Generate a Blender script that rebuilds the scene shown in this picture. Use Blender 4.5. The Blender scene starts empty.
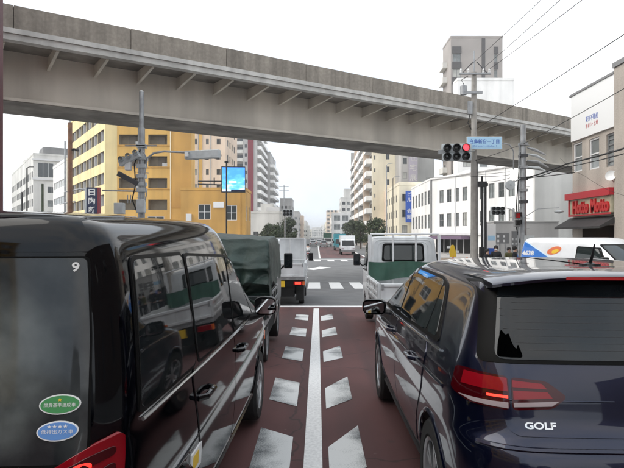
import bpy, bmesh, math, random
from mathutils import Vector, Matrix
from mathutils.bvhtree import BVHTree
from mathutils.geometry import delaunay_2d_cdt
from mathutils.interpolate import poly_3d_calc
random.seed(7)
R = math.radians
S = bpy.context.scene
COL = S.collection
# ---------------------------------------------------------------- camera, sky, sun, exposure
CAMZ = 1.6
cam_d = bpy.data.cameras.new('camera'); cam = bpy.data.objects.new('camera', cam_d); COL.objects.link(cam)
cam.location = (0, 0, CAMZ); cam.rotation_euler = (R(90), 0, 0)
cam_d.sensor_width = 36; cam_d.lens = 36 * 575 / 624
cam_d.shift_x = -5 / 624; cam_d.shift_y = 2 / 624
cam_d.clip_start = .05; cam_d.clip_end = 4000
S.camera = cam
SUN_EL, SUN_AZ = 42, 262            # degrees; azimuth clockwise from +Y
W = bpy.data.worlds.new('World'); S.world = W; W.use_nodes = True
nt = W.node_tree; nt.nodes.clear()
sky = nt.nodes.new('ShaderNodeTexSky'); sky.sky_type = 'NISHITA'; sky.sun_disc = False
sky.sun_elevation = R(SUN_EL); sky.sun_rotation = R(SUN_AZ); sky.air_density = 1.0; sky.dust_density = 3.0
hs = nt.nodes.new('ShaderNodeHueSaturation'); hs.inputs['Saturation'].default_value = .35
hs.inputs['Value'].default_value = .10
tc = nt.nodes.new('ShaderNodeTexCoord')
cl = nt.nodes.new('ShaderNodeTexNoise'); cl.inputs['Scale'].default_value = 2.2; cl.inputs['Detail'].default_value = 5
rp = nt.nodes.new('ShaderNodeValToRGB')
rp.color_ramp.elements[0].position = .30; rp.color_ramp.elements[0].color = (.54, .66, .80, 1)
rp.color_ramp.elements[1].position = .62; rp.color_ramp.elements[1].color = (1.0, 1.0, 1.0, 1)
mx = nt.nodes.new('ShaderNodeMix'); mx.data_type = 'RGBA'; mx.inputs[0].default_value = .80
bg = nt.nodes.new('ShaderNodeBackground'); bg.inputs['Strength'].default_value = .85
ow = nt.nodes.new('ShaderNodeOutputWorld')
L = nt.links.new
L(sky.outputs[0], hs.inputs['Color']); L(tc.outputs['Generated'], cl.inputs['Vector']); L(cl.outputs[0], rp.inputs[0])
L(hs.outputs[0], mx.inputs[6]); L(rp.outputs[0], mx.inputs[7]); L(mx.outputs[2], bg.inputs[0]); L(bg.outputs[0], ow.inputs[0])
sd = bpy.data.lights.new('sun', 'SUN'); sd.energy = 1.0; sd.angle = R(60); sd.color = (1, .95, .87)
so = bpy.data.objects.new('sun', sd); COL.objects.link(so)
dv = Vector((math.sin(R(SUN_AZ)) * math.cos(R(SUN_EL)), math.cos(R(SUN_AZ)) * math.cos(R(SUN_EL)), math.sin(R(SUN_EL))))
so.rotation_euler = dv.to_track_quat('Z', 'Y').to_euler(); so.location = dv * 50
vs = S.view_settings; vs.view_transform = 'Standard'; vs.look = 'None'; vs.gamma = 1; vs.exposure = 1.08
# ---------------------------------------------------------------- materials
def mat(name, col, rough=.6, metal=0, spec=.5, coat=0, noise=None, bump=None, emit=None, streak=None, rnd=False):
    m = bpy.data.materials.new(name); m.use_nodes = True
    t = m.node_tree; b = t.nodes['Principled BSDF']; l = t.links.new
    b.inputs['Base Color'].default_value = (*col, 1); b.inputs['Roughness'].default_value = rough
    b.inputs['Metallic'].default_value = metal; b.inputs['Specular IOR Level'].default_value = spec
    b.inputs['Coat Weight'].default_value = coat; b.inputs['Coat Roughness'].default_value = .03
    if emit:
        b.inputs['Emission Color'].default_value = (*emit[0], 1); b.inputs['Emission Strength'].default_value = emit[1]
    tcn = None
    def tex(scale, detail=5, stretch=None):
        nonlocal tcn
        if tcn is None: tcn = t.nodes.new('ShaderNodeTexCoord')
        n = t.nodes.new('ShaderNodeTexNoise'); n.inputs['Scale'].default_value = scale; n.inputs['Detail'].default_value = detail
        if stretch:
            mp = t.nodes.new('ShaderNodeMapping'); mp.inputs['Scale'].default_value = stretch
            if rnd:
                oi = t.nodes.new('ShaderNodeObjectInfo'); sc_ = t.nodes.new('ShaderNodeVectorMath'); sc_.operation = 'SCALE'; sc_.inputs[0].default_value = (97, 31, 11)
                l(oi.outputs['Random'], sc_.inputs['Scale']); l(sc_.outputs[0], mp.inputs['Location'])
            l(tcn.outputs['Object'], mp.inputs[0]); l(mp.outputs[0], n.inputs['Vector'])
        else: l(tcn.outputs['Object'], n.inputs['Vector'])
        return n
    cur = None
    def mul(nz, lo, hi, dark):
        nonlocal cur
        r = t.nodes.new('ShaderNodeMapRange'); r.inputs[1].default_value = lo; r.inputs[2].default_value = hi
        r.inputs[3].default_value = dark; r.inputs[4].default_value = 1.12
        l(nz.outputs[0], r.inputs[0])
        x = t.nodes.new('ShaderNodeMix'); x.data_type = 'RGBA'; x.blend_type = 'MULTIPLY'; x.inputs[0].default_value = 1
        if cur is None: x.inputs[6].default_value = (*col, 1)
        else: l(cur, x.inputs[6])
        c = t.nodes.new('ShaderNodeCombineColor')
        for i in range(3): l(r.outputs[0], c.inputs[i])
        l(c.outputs[0], x.inputs[7]); cur = x.outputs[2]
    if noise: mul(tex(noise[0]), .35, .65, 1 - noise[1])
    if noise and len(noise) > 2: mul(tex(noise[2], 3), .3, .7, 1 - noise[1])
    if streak: mul(tex(1, 6, (streak[0], streak[0], streak[0] * .07)), .36, .62, 1 - streak[1])
    if cur is not None: l(cur, b.inputs['Base Color'])
    if bump:
        bp = t.nodes.new('ShaderNodeBump'); bp.inputs['Strength'].default_value = bump[1]; bp.inputs['Distance'].default_value = bump[2] if len(bump) > 2 else .01
        l(tex(bump[0], 6).outputs[0], bp.inputs['Height']); l(bp.outputs[0], b.inputs['Normal'])
    return m
M = {}
def dm(k, *a, **kw): M[k] = mat(k, *a, **kw); return M[k]
dm('asphalt', (.150, .152, .155), .85, noise=(1.2, .18, 160), bump=(300, .4, .003))
dm('red_asphalt', (.108, .038, .036), .75, noise=(.9, .22, 220), bump=(260, .5, .004))
dm('ground', (.2, .2, .19), .9, noise=(.5, .2))
dm('paving', (.34, .32, .3), .85, noise=(2, .15), bump=(60, .2))
dm('road_white', (.78, .78, .77), .7, noise=(40, .12))
dm('concrete', (.27, .255, .235), .85, noise=(1.0, .2), streak=(2.2, .45), bump=(30, .2))
dm('parapet_concrete', (.33, .295, .25), .9, noise=(.9, .14, 9), streak=(3.2, .24), bump=(25, .25), rnd=True)
dm('girder_paint', (.76, .71, .625), .6, noise=(.35, .12), streak=(.8, .14))
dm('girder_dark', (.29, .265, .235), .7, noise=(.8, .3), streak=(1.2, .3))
dm('fascia', (.56, .55, .52), .6, noise=(.8, .1), streak=(2, .18))
dm('maroon_tile', (.10, .022, .026), .45, noise=(3, .2))
dm('black_paint', (.0010, .0013, .0024), .05, spec=.34)
dm('blue_paint', (.0019, .0044, .025), .32, metal=.7, coat=1)
dm('white_paint', (.80, .81, .82), .35, coat=.6, noise=(1.5, .08))
dm('dull_white_paint', (.68, .70, .71), .4, coat=.3, noise=(2.5, .10), streak=(5, .12))
dm('tint_glass', (.010, .014, .017), .03, spec=.5, noise=(3, .6), bump=(1.6, .06, .02))
dm('van_glass', (.010, .013, .014), .03, spec=.55, noise=(4, .4), bump=(1.4, .06, .02))
dm('car_glass', (.02, .028, .028), .03, spec=.6)
dm('seal', (.003, .003, .003), .5, spec=.12)
dm('rubber', (.012, .012, .012), .75, noise=(20, .2))
dm('chrome', (.62, .63, .64), .14, metal=1)
dm('alloy', (.45, .46, .47), .28, metal=1)
dm('black_plastic', (.010, .010, .011), .4, noise=(30, .2))
dm('underbody', (.006, .006, .006), .9)
dm('red_lens', (.24, .003, .009), .07)
dm('dark_red_lens', (.045, .001, .003), .07)
dm('red_glow', (.5, .01, .01), .3, emit=((1, .03, .02), 1.1))
dm('tail_glow', (.6, .03, .02), .3, emit=((1, .05, .03), 1.0))
dm('dim_red', (.20, .005, .007), .2, emit=((1, .02, .02), .06))
dm('clear_lens', (.36, .30, .31), .12)
dm('orange_lens', (.8, .16, .03), .2, coat=.5)
dm('mirror_glass', (.75, .78, .8), .02, metal=1)
dm('tarp', (.026, .050, .042), .5, noise=(4, .25), bump=(7, .5, .05))
dm('black_matte', (.0005, .0005, .0006), 1, spec=0)
dm('lilac', (.42, .39, .46), .7)
dm('green_sheet', (.035, .10, .07), .6, noise=(5, .2))
dm('galv', (.36, .37, .38), .45, metal=.5, noise=(5, .2))
dm('pole_concrete', (.36, .34, .31), .8, noise=(3, .15), streak=(4, .2))
dm('pole_black', (.012, .012, .013), .5)
dm('rust_pole', (.20, .095, .05), .6, noise=(3, .3))
dm('cable', (.006, .006, .006), .6)
dm('dark_insulator', (.05, .05, .055), .5)
dm('yellow_wall', (.63, .385, .11), .75, noise=(.3, .07), streak=(.8, .08))
dm('sunlit_yellow_wall', (.80, .66, .35), .75, noise=(.3, .07), streak=(.8, .08))  # side wing of the yellow flats: sunlight painted in as a paler yellow
dm('orange_wall', (.53, .30, .08), .75, noise=(.3, .08), streak=(.8, .10))
dm('cream_wall', (.76, .70, .55), .8, noise=(.2, .07), streak=(.5, .08))
dm('pink_wall', (.68, .55, .44), .8, noise=(.2, .07), streak=(.5, .08))
dm('grey_wall', (.42, .41, .40), .8, noise=(.2, .1), streak=(.5, .14))
dm('light_wall', (.62, .61, .58), .8, noise=(.2, .08), streak=(.5, .1))
dm('white_wall', (.80, .79, .77), .75, noise=(.2, .05), streak=(.5, .08))
dm('beige_wall', (.40, .355, .31), .8, noise=(.5, .1, 20), streak=(1, .12))
dm('tower_wall', (.36, .33, .31), .8, noise=(.2, .06))
dm('tower_dark', (.10, .095, .095), .7)
dm('red_wall', (.20, .025, .04), .6)
dm('roof_grey', (.2, .2, .2), .85, noise=(.5, .2))
dm('frame_white', (.7, .7, .7), .5)
dm('frame_grey', (.2, .2, .2), .5)
dm('win_glass', (.045, .055, .06), .06, spec=.6)
dm('curtain_glass', (.22, .24, .24), .12, spec=.5, noise=(.8, .4))
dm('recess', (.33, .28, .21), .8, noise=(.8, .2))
dm('door_paint', (.24, .2, .16), .6)
dm('sign_white', (.80, .80, .79), .4)
dm('sign_blue', (.03, .10, .45), .4)
dm('sign_paleblue', (.42, .66, .86), .4)
dm('sign_navy', (.010, .018, .06), .4)
dm('sign_red', (.45, .012, .025), .4)
dm('deep_red', (.50, .008, .012), .35)
dm('sign_beige', (.46, .42, .30), .6, noise=(2.5, .3))
dm('awning', (.035, .033, .033), .6, noise=(3, .2))
dm('shop_dark', (.02, .018, .016), .6)
dm('warm_lamp', (.8, .5, .3), .5, emit=((1, .55, .3), .35))
dm('purple_awning', (.16, .11, .17), .7)
dm('lens_off', (.015, .016, .016), .12, coat=.5)
dm('lens_ring', (.01, .01, .01), .5)
dm('signal_red', (.8, .05, .05), .3, emit=((1, .05, .07), 1.3))
dm('signal_case', (.50, .53, .54), .45, metal=.3, noise=(4, .1))
dm('orange', (.75, .18, .06), .5)
dm('yellow', (.85, .55, .03), .5)
dm('vanblue', (.015, .17, .60), .35, coat=.6)
dm('teal', (.05, .30, .36), .5)
dm('skin', (.45, .27, .2), .6)
dm('hair', (.012, .01, .009), .6)
dm('dark_cloth', (.012, .013, .018), .8, noise=(20, .2))
dm('olive_cloth', (.10, .10, .04), .8)
dm('blue_cloth', (.05, .15, .45), .8)
dm('white_cloth', (.7, .7, .7), .8)
dm('bark', (.08, .06, .045), .9)
dm('leaf_dark', (.036, .052, .024), .6, noise=(.8, .3))
dm('leaf_mid', (.075, .105, .04), .6, noise=(.8, .3))
dm('led_cloud', (.5, .6, .7), .5, emit=((.8, .9, 1), .8))
dm('dark_truck_paint', (.02, .026, .026), .3, coat=.5, noise=(3, .2))
dm('blind_glass', (.42, .42, .39), .2, spec=.5, noise=(.7, .2))
dm('brick_dark', (.10, .075, .065), .7, noise=(3, .25))
dm('heater', (.034, .032, .031), .35)
# ---------------------------------------------------------------- builders
def gz(Y):
    k = [(-1e5, 0), (7, 0), (16, -.27), (26, -.5), (60, -.75), (1e5, -.75)]
    for (a, za), (b, zb) in zip(k, k[1:]):
        if Y <= b: return za + (zb - za) * (Y - a) / (b - a)
    return -.75
def link(o, parent=None):
    COL.objects.link(o)
    if parent is not None: o.parent = parent
    return o
def tag(o, label=None, cat=None, group=None, kind=None):
    for k, v in (('label', label), ('category', cat), ('group', group), ('kind', kind)):
        if v: o[k] = v
    return o
def thing(name, label, cat, loc=(0, 0, 0), rz=0, group=None):
    o = bpy.data.objects.new(name, None); o.empty_display_size = .2; link(o)
    o.location = loc; o.rotation_euler = (0, 0, rz)
    return tag(o, label, cat, group)
def dup(o, parent=None):
    c = o.copy(); COL.objects.link(c)
    if parent is not None: c.parent = parent
    for ch in list(o.children): dup(ch, c)
    return c
class MB:
    def __init__(s): s.v = []; s.f = []; s.m = []; s.mi = 0
    def add(s, vs, fs):
        b = len(s.v); s.v += [tuple(p) for p in vs]
        for f in fs: s.f.append([b + i for i in f]); s.m.append(s.mi)
        return s
    def box(s, x0, x1, y0, y1, z0, z1, mtx=None):
        vs = [Vector(p) for p in ((x0, y0, z0), (x1, y0, z0), (x1, y1, z0), (x0, y1, z0), (x0, y0, z1), (x1, y0, z1), (x1, y1, z1), (x0, y1, z1))]
        if mtx is not None: vs = [mtx @ p for p in vs]
        return s.add(vs, [(3, 2, 1, 0), (4, 5, 6, 7), (0, 1, 5, 4), (1, 2, 6, 5), (2, 3, 7, 6), (3, 0, 4, 7)])
    def quad(s, a, b, c, d): return s.add([a, b, c, d], [(0, 1, 2, 3)])
    def tube(s, pts, r, n=8, caps=True):
        pts = [Vector(p) for p in pts]; k = len(pts); rs = r if isinstance(r, (list, tuple)) else [r] * k
        t0 = (pts[1] - pts[0]).normalized(); up = Vector((0, 0, 1)) if abs(t0.z) < .9 else Vector((0, 1, 0))
        rings = []
        for i, p in enumerate(pts):
            t = ((pts[min(i + 1, k - 1)] - p).normalized() + (p - pts[max(i - 1, 0)]).normalized()).normalized()
            a = t.cross(up).normalized(); b = a.cross(t)
            rings += [p + (a * math.cos(2 * math.pi * j / n) + b * math.sin(2 * math.pi * j / n)) * rs[i] for j in range(n)]
        fs = []
        for i in range(k - 1):
            for j in range(n):
                q = (j + 1) % n; fs.append((i * n + j, i * n + q, (i + 1) * n + q, (i + 1) * n + j))
        if caps: fs += [tuple(range(n - 1, -1, -1)), tuple((k - 1) * n + j for j in range(n))]
        return s.add(rings, fs)
    def lathe(s, prof, n=24, axis='x', c=(0, 0, 0), closed=False):
        c = Vector(c); k = len(prof); vs = []
        for (a, r) in prof:
            for j in range(n):
                t = 2 * math.pi * j / n; u, w = r * math.cos(t), r * math.sin(t)
                vs.append(c + (Vector((a, u, w)) if axis == 'x' else Vector((u, a, w)) if axis == 'y' else Vector((u, w, a))))
        fs = []
        for i in range(k if closed else k - 1):
            for j in range(n):
                q = (j + 1) % n; i2 = (i + 1) % k
                fs.append((i * n + j, i * n + q, i2 * n + q, i2 * n + j))
        return s.add(vs, fs)
    def prism(s, poly, axis, a0, a1):      # poly in the other two axes
        def P(a, p): return {'x': (a, p[0], p[1]), 'y': (p[0], a, p[1]), 'z': (p[0], p[1], a)}[axis]
        n = len(poly)
        return s.add([P(a0, p) for p in poly] + [P(a1, p) for p in poly],
                     [tuple(range(n))[::-1], tuple(range(n, 2 * n))] + [(i, (i + 1) % n, n + (i + 1) % n, n + i) for i in range(n)])
    def mesh(s, name, mats, smooth=False, bevel=0):
        me = bpy.data.meshes.new(name); me.from_pydata(s.v, [], s.f)
        for m in (mats if isinstance(mats, (list, tuple)) else [mats]): me.materials.append(M[m] if isinstance(m, str) else m)
        me.polygons.foreach_set('material_index', s.m)
        bm = bmesh.new(); bm.from_mesh(me); bmesh.ops.recalc_face_normals(bm, faces=bm.faces)
        if bevel:
            bmesh.ops.remove_doubles(bm, verts=bm.verts, dist=1e-5)
            es = [e for e in bm.edges if e.is_manifold and e.calc_face_angle(0) > .5]
            bmesh.ops.bevel(bm, geom=es, offset=bevel, segments=2, profile=.6, affect='EDGES')
        bm.to_mesh(me); bm.free()
        if smooth:
            me.polygons.foreach_set('use_smooth', [True] * len(me.polygons))
            try: me.set_sharp_from_angle(angle=R(40))
            except Exception: pass
        return me
    def build(s, name, mats, parent=None, smooth=False, bevel=0):
        return link(bpy.data.objects.new(name, s.mesh(name, mats, smooth, bevel)), parent)
def part(name, me, parent, loc=(0, 0, 0), rz=0):
    o = bpy.data.objects.new(name, me); o.location = loc; o.rotation_euler = (0, 0, rz); return link(o, parent)
def bxp(name, m, parent, *b, bevel=0): return MB().box(*b).build(name, m, parent, bevel=bevel)
def text_geo(txt, size=1, bold=0, res=3):
    cu = bpy.data.curves.new('t', 'FONT'); cu.body = txt; cu.size = size; cu.align_x = 'CENTER'; cu.align_y = 'CENTER'
    cu.resolution_u = res; cu.offset = bold
    o = bpy.data.objects.new('t', cu); COL.objects.link(o)
    dg = bpy.context.evaluated_depsgraph_get(); dg.update()
    me = bpy.data.meshes.new_from_object(o.evaluated_get(dg))
    vs = [v.co.copy() for v in me.vertices]; fs = [tuple(p.vertices) for p in me.polygons]
    bpy.data.objects.remove(o); bpy.data.curves.remove(cu); bpy.data.meshes.remove(me)
    return vs, fs
def text_part(name, txt, size, m, parent, mtx, depth=.01, bold=0, fit=None):
    vs, fs = text_geo(txt, size, bold)
    if fit and vs:
        x0 = min(v.x for v in vs); x1 = max(v.x for v in vs); y0 = min(v.y for v in vs); y1 = max(v.y for v in vs)
        vs = [Vector(((v.x - (x0 + x1) / 2) * fit[0] / (x1 - x0), (v.y - (y0 + y1) / 2) * fit[1] / (y1 - y0), 0)) for v in vs]
    me = bpy.data.meshes.new(name); me.from_pydata([mtx @ v for v in vs], [], fs)
    bm = bmesh.new(); bm.from_mesh(me)
    r = bmesh.ops.extrude_face_region(bm, geom=bm.faces[:])
    d = (mtx.to_3x3() @ Vector((0, 0, 1))).normalized() * depth
    bmesh.ops.translate(bm, vec=d, verts=[g for g in r['geom'] if isinstance(g, bmesh.types.BMVert)])
    bmesh.ops.recalc_face_normals(bm, faces=bm.faces)
    bm.to_mesh(me); bm.free(); me.materials.append(M[m])
    return link(bpy.data.objects.new(name, me), parent)
def facing(o, nrm, up=(0, 0, 1)):          # text frame at o whose +z is the outward normal
    n = Vector(nrm).normalized(); u = Vector(up); x = u.cross(n).normalized(); y = n.cross(x)
    m = Matrix((x, y, n)).transposed().to_4x4(); m.translation = Vector(o); return m
# ---- lofted vehicle bodies: horizontal slices round the car, swept up the levels
class Shell:
    def __init__(s, name, levels, ref, m, parent, arches=(), sub=2, crown=.03):
        yr0, yf0 = ref; NR, NC, NS = 5, 5, 14
        rows = []
        def curve(q):
            w, yr, yf = q['w'], q['yr'], q['yf']; rr = min(q.get('rr', .22), w * .9); rf = min(q.get('rf', .35), w * .9)
            bo = q.get('bow', .05); bf = q.get('bowf', .15); pts = []
            xe = w - rr
            for i in range(NR): x = xe * i / NR; pts.append((x, yr + bo * (x / w) ** 2))
            ye = yr + bo * (xe / w) ** 2
            for i in range(NC + 1):
                a = math.pi / 2 * i / NC; pts.append((xe + rr * math.sin(a), ye + rr * (1 - math.cos(a))))
            xf = w - rf; ye2 = yf - bf * (xf / w) ** 2
            y0 = ye + rr; y1 = ye2 - rf
            for i in range(1, NS): pts.append((w, y0 + (y1 - y0) * i / NS))
            for i in range(NC + 1):
                a = math.pi / 2 * i / NC; pts.append((xf + rf * math.cos(a), ye2 - rf + rf * math.sin(a)))
            for i in range(NR - 1, -1, -1): x = xf * i / NR; pts.append((x, yf - bf * (x / w) ** 2))
            out = []
            ym = (yr0 + yf0) / 2; hl = (yf0 - yr0) / 2
            for x, y in pts:
                t = (y - yr0) / (yf0 - yr0); t = min(max(t, 0), 1)
                x *= 1 - q.get('barrel', .03) * ((y - ym) / hl) ** 2
                if q.get('fb'): x *= 1 - q['fb'] * max(0, (t - .35) / .65) ** 1.5
                z = q['zr'] + (q.get('zf', q['zr']) - q['zr']) * t + q.get('arch', 0) * 4 * t * (1 - t)
                out.append((x, y, z))
            return out
        lv = list(levels); last = lv[-1]
        for f, c in ((.80, .55), (.55, .85), (.28, .97), (.04, 1.0)):
            q = dict(last); q['w'] = last['w'] * f; e = (1 - f) * .22
            q['yr'] = last['yr'] + e; q['yf'] = last['yf'] - e * 1.0; q['zr'] = last['zr'] + crown * c; q['zf'] = last.get('zf', last['zr']) + crown * c
            q['rr'] = last.get('rr', .22) * f; q['rf'] = last.get('rf', .35) * f; lv.append(q)
        verts = []; nrow = None
        for q in lv:
            h = curve(q); full = h + [(-x, y, z) for x, y, z in h[-2:0:-1]]
            nrow = len(full); verts += full
        fs = []
        for i in range(len(lv) - 1):
            for j in range(nrow):
                k = (j + 1) % nrow; fs.append((i * nrow + j, i * nrow + k, (i + 1) * nrow + k, (i + 1) * nrow + j))
        me = bpy.data.meshes.new(name); me.from_pydata(verts, [], fs)
        bm = bmesh.new(); bm.from_mesh(me); bmesh.ops.remove_doubles(bm, verts=bm.verts, dist=1e-4)
        bmesh.ops.recalc_face_normals(bm, faces=bm.faces); bm.to_mesh(me); bm.free()
        o = bpy.data.objects.new(name, me); COL.objects.link(o)
        md = o.modifiers.new('s', 'SUBSURF'); md.levels = sub; md.render_levels = sub
        dg = bpy.context.evaluated_depsgraph_get(); dg.update()
        me2 = bpy.data.meshes.new_from_object(o.evaluated_get(dg))
        bpy.data.objects.remove(o); bpy.data.meshes.remove(me)
        me2.name = name; me2.materials.append(M[m]) if not me2.materials else None
        me2.materials[0] = M[m]
        s.full = bmesh.new(); s.full.from_mesh(me2); s.full.faces.ensure_lookup_table(); s.full.verts.ensure_lookup_table()
        s.full.normal_update(); s.bvh = BVHTree.FromBMesh(s.full)
        s.arches = arches
        if arches:
            bm = bmesh.new(); bm.from_mesh(me2)
            for cy, cz, rad in arches:
                for v in bm.verts:
                    if abs(v.co.x) < .45: continue
                    d = math.hypot(v.co.y - cy, v.co.z - cz)
                    if abs(d - rad) < .028:
                        v.co.y = cy + (v.co.y - cy) * rad / d; v.co.z = cz + (v.co.z - cz) * rad / d
                kill = [f for f in bm.faces if abs(f.calc_center_median().x) > .45 and
                        math.hypot(f.calc_center_median().y - cy, f.calc_center_median().z - cz) < rad - .004]
                bmesh.ops.delete(bm, geom=kill, context='FACES')
            bm.to_mesh(me2); bm.free()
        me2.polygons.foreach_set('use_smooth', [True] * len(me2.polygons))
        s.ob = link(bpy.data.objects.new(name, me2), parent); s.parent = parent
    def hit(s, a, b, axis):
        if axis == 'L': o, d = Vector((-5, a, b)), Vector((1, 0, 0))
        elif axis == 'R': o, d = Vector((5, a, b)), Vector((-1, 0, 0))
        elif axis == 'B': o, d = Vector((a, -5, b)), Vector((0, 1, 0))
        elif axis == 'F': o, d = Vector((a, 12, b)), Vector((0, -1, 0))
        elif axis == 'T': o, d = Vector((a, b, 6)), Vector((0, 0, -1))
        elif axis == 'BL': d = Vector((1, 1, 0)).normalized(); o = Vector((a, -a, b)) * 1 - d * 6; o.z = b    # a along (1,-1)
        elif axis == 'BR': d = Vector((-1, 1, 0)).normalized(); o = Vector((a, a, b)) - d * 6; o.z = b
        p, n, i, _ = s.bvh.ray_cast(o, d)
        if p is None: return None
        f = s.full.faces[i]
        ws = poly_3d_calc([v.co for v in f.verts], p)
        n = sum((v.normal * w for v, w in zip(f.verts, ws)), Vector())
        if n.length < 1e-6: n = f.normal.copy()
        n.normalize()
        if n.dot(d) > 0: n = -n
        return p, n
    def patch(s, name, poly, axis, off, m, rim=.012, grid=.05, rnd=0, parent=None, cut=True):
        if rnd: poly = rpoly(poly, rnd)
        P = []; n = len(poly)
        for i in range(n):
            a, b = Vector(poly[i]), Vector(poly[(i + 1) % n]); k = max(1, int((b - a).length / grid + .5))
            P += [a.lerp(b, j / k) for j in range(k)]
        nb = len(P)
        xs = [p.x for p in P]; ys = [p.y for p in P]
        def inside(p):
            c = False; j = nb - 1
            for i in range(nb):
                if (P[i].y > p.y) != (P[j].y > p.y) and p.x < (P[j].x - P[i].x) * (p.y - P[i].y) / (P[j].y - P[i].y) + P[i].x: c = not c
                j = i
            return c
        x = min(xs) + grid * .5; Q = []
        while x < max(xs):
            y = min(ys) + grid * .5
            while y < max(ys):
                q = Vector((x, y))
                if inside(q) and all((q - p).length > grid * .45 for p in P): Q.append(q)
                y += grid
            x += grid
        vs, es, fs, *_ = delaunay_2d_cdt(P + Q, [(i, (i + 1) % nb) for i in range(nb)], [list(range(nb))], 1, 1e-6)
        pos = []; nor = []
        for v in vs:
            h = s.hit(v.x, v.y, axis)
            if h is None: pos.append(None); nor.append(None)
            else: pos.append(h[0] + h[1] * off); nor.append(h[1])
        fs = [tuple(f) for f in fs if all(pos[i] is not None for i in f)]
        if cut and axis in 'LR':
            keep = []
            for f in fs:
                c = sum((pos[i] for i in f), Vector()) / len(f)
                if all(math.hypot(c.y - a[0], c.z - a[1]) > a[2] + .012 for a in s.arches): keep.append(f)
            fs = keep
        if not fs: return None
        used = sorted({i for f in fs for i in f}); mp = {u: k for k, u in enumerate(used)}
        V = [pos[u] for u in used]; N = [nor[u] for u in used]; F = [[mp[i] for i in f] for f in fs]
        for f in F:
            a, b, c = V[f[0]], V[f[1]], V[f[2]]
            if (b - a).cross(c - a).dot(N[f[0]]) < 0: f.reverse()
        cnt = {}
        for f in F:
            for i in range(len(f)):
                e = (f[i], f[(i + 1) % len(f)]); cnt[e] = cnt.get(e, 0) + 1
        nf = len(F)
        for (a, b) in [e for e in cnt if (e[1], e[0]) not in cnt]:
            k = len(V); out = ((V[b] - V[a]).cross(N[a])).normalized()
            V += [V[a], V[b], V[b] - N[b] * (off + rim), V[a] - N[a] * (off + rim)]
            N += [(out + N[a]).normalized(), (out + N[b]).normalized(), out, out]
            F.append([k + 1, k, k + 3, k + 2])
        me = bpy.data.meshes.new(name); me.from_pydata(V, [], F); me.materials.append(M[m])
        me.polygons.foreach_set('use_smooth', [True] * len(F))
        me.normals_split_custom_set_from_vertices([tuple(x) for x in N])
        return link(bpy.data.objects.new(name, me), parent or s.parent)
    def strip(s, name, pts, axis, r, off, m, parent=None, n=6, flat=None):    # a bead that follows the body
        out = []
        for a, b in pts:
            h = s.hit(a, b, axis)
            if h: out.append(h[0] + h[1] * off)
        if len(out) < 2: return None
        return MB().tube(out, r, n).build(name, m, parent or s.parent, smooth=True)
    def text(s, name, txt, fit, c, axis, off, m, parent=None, depth=0.001, bold=0, flip=1):
        vs, fs = text_geo(txt, 1, bold)
        x0 = min(v.x for v in vs); x1 = max(v.x for v in vs); y0 = min(v.y for v in vs); y1 = max(v.y for v in vs)
        V = []
        for v in vs:
            a = c[0] + flip * (v.x - (x0 + x1) / 2) * fit[0] / (x1 - x0); b = c[1] + (v.y - (y0 + y1) / 2) * fit[1] / (y1 - y0)
            h = s.hit(a, b, axis); V.append(h[0] + h[1] * off)
        me = bpy.data.meshes.new(name); me.from_pydata(V, [], fs); me.materials.append(M[m])
        if depth > .002:
            bm = bmesh.new(); bm.from_mesh(me); r = bmesh.ops.extrude_face_region(bm, geom=bm.faces[:])
            nn = s.hit(c[0], c[1], axis)[1]
            bmesh.ops.translate(bm, vec=nn * depth, verts=[g for g in r['geom'] if isinstance(g, bmesh.types.BMVert)])
            bmesh.ops.recalc_face_normals(bm, faces=bm.faces); bm.to_mesh(me); bm.free()
        return link(bpy.data.objects.new(name, me), parent or s.parent)
def rpoly(poly, r, k=5):
    out = []; n = len(poly)
    for i in range(n):
        p = Vector(poly[i]); a = Vector(poly[i - 1]) - p; b = Vector(poly[(i + 1) % n]) - p
        rr = r[i] if isinstance(r, (list, tuple)) else r
        d = min(rr, a.length * .48, b.length * .48)
        if d < 1e-4: out.append(tuple(p)); continue
        A = p + a.normalized() * d; B = p + b.normalized() * d
        for j in range(k + 1):
            t = j / k; out.append(tuple(A * (1 - t) ** 2 + p * 2 * t * (1 - t) + B * t * t))
    return out
def ellipse(cx, cz, a, b, n=24, tilt=0):
    return [(cx + a * math.cos(t) * math.cos(tilt) - b * math.sin(t) * math.sin(tilt), cz + a * math.cos(t) * math.sin(tilt) + b * math.sin(t) * math.cos(tilt))
            for t in (2 * math.pi * i / n for i in range(n))]
def make_wheel(parent, x, y, z, rad, width, side, style=5, rim_m='alloy', rim_r=None):
    rr = rim_r or rad * .68; h = width / 2
    t = MB().lathe([(-h * .8, rr * .96), (-h, rr * 1.05), (-h, rad * .93), (-h * .75, rad), (h * .75, rad), (h, rad * .93), (h, rr * 1.05), (h * .8, rr * .96)], 36, closed=True)
    w = t.build('wheel', 'rubber', parent, smooth=True); w.location = (x, y, z)
    rm = MB(); sx = side * h
    rm.lathe([(sx * .82, rr), (sx * .98, rr * .985), (sx * .9, rr * .90), (sx * .1, rr * .86)], 36)
    for k in range(style):
        a = 2 * math.pi * k / style + .3; mt = Matrix.Rotation(a, 4, 'X')
        for da in ((-.16, .16) if style == 5 else (0,)):
            m2 = mt @ Matrix.Rotation(da, 4, 'X'); x0, x1 = sorted((sx * .62, sx * .84))
            rm.box(x0, x1, -rr * .075, rr * .075, rr * .12, rr * .93, m2)
    rm.lathe([(sx * .3, rr * .2), (sx * .88, rr * .2), (sx * .92, rr * .14), (sx * .92, .001)], 20)
    rm.build('rim', rim_m, w, smooth=True)
    MB().lathe([(sx * .18, rr * .88), (sx * .2, .001)], 24).build('brake_disc', 'underbody', w)
    return w
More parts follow.
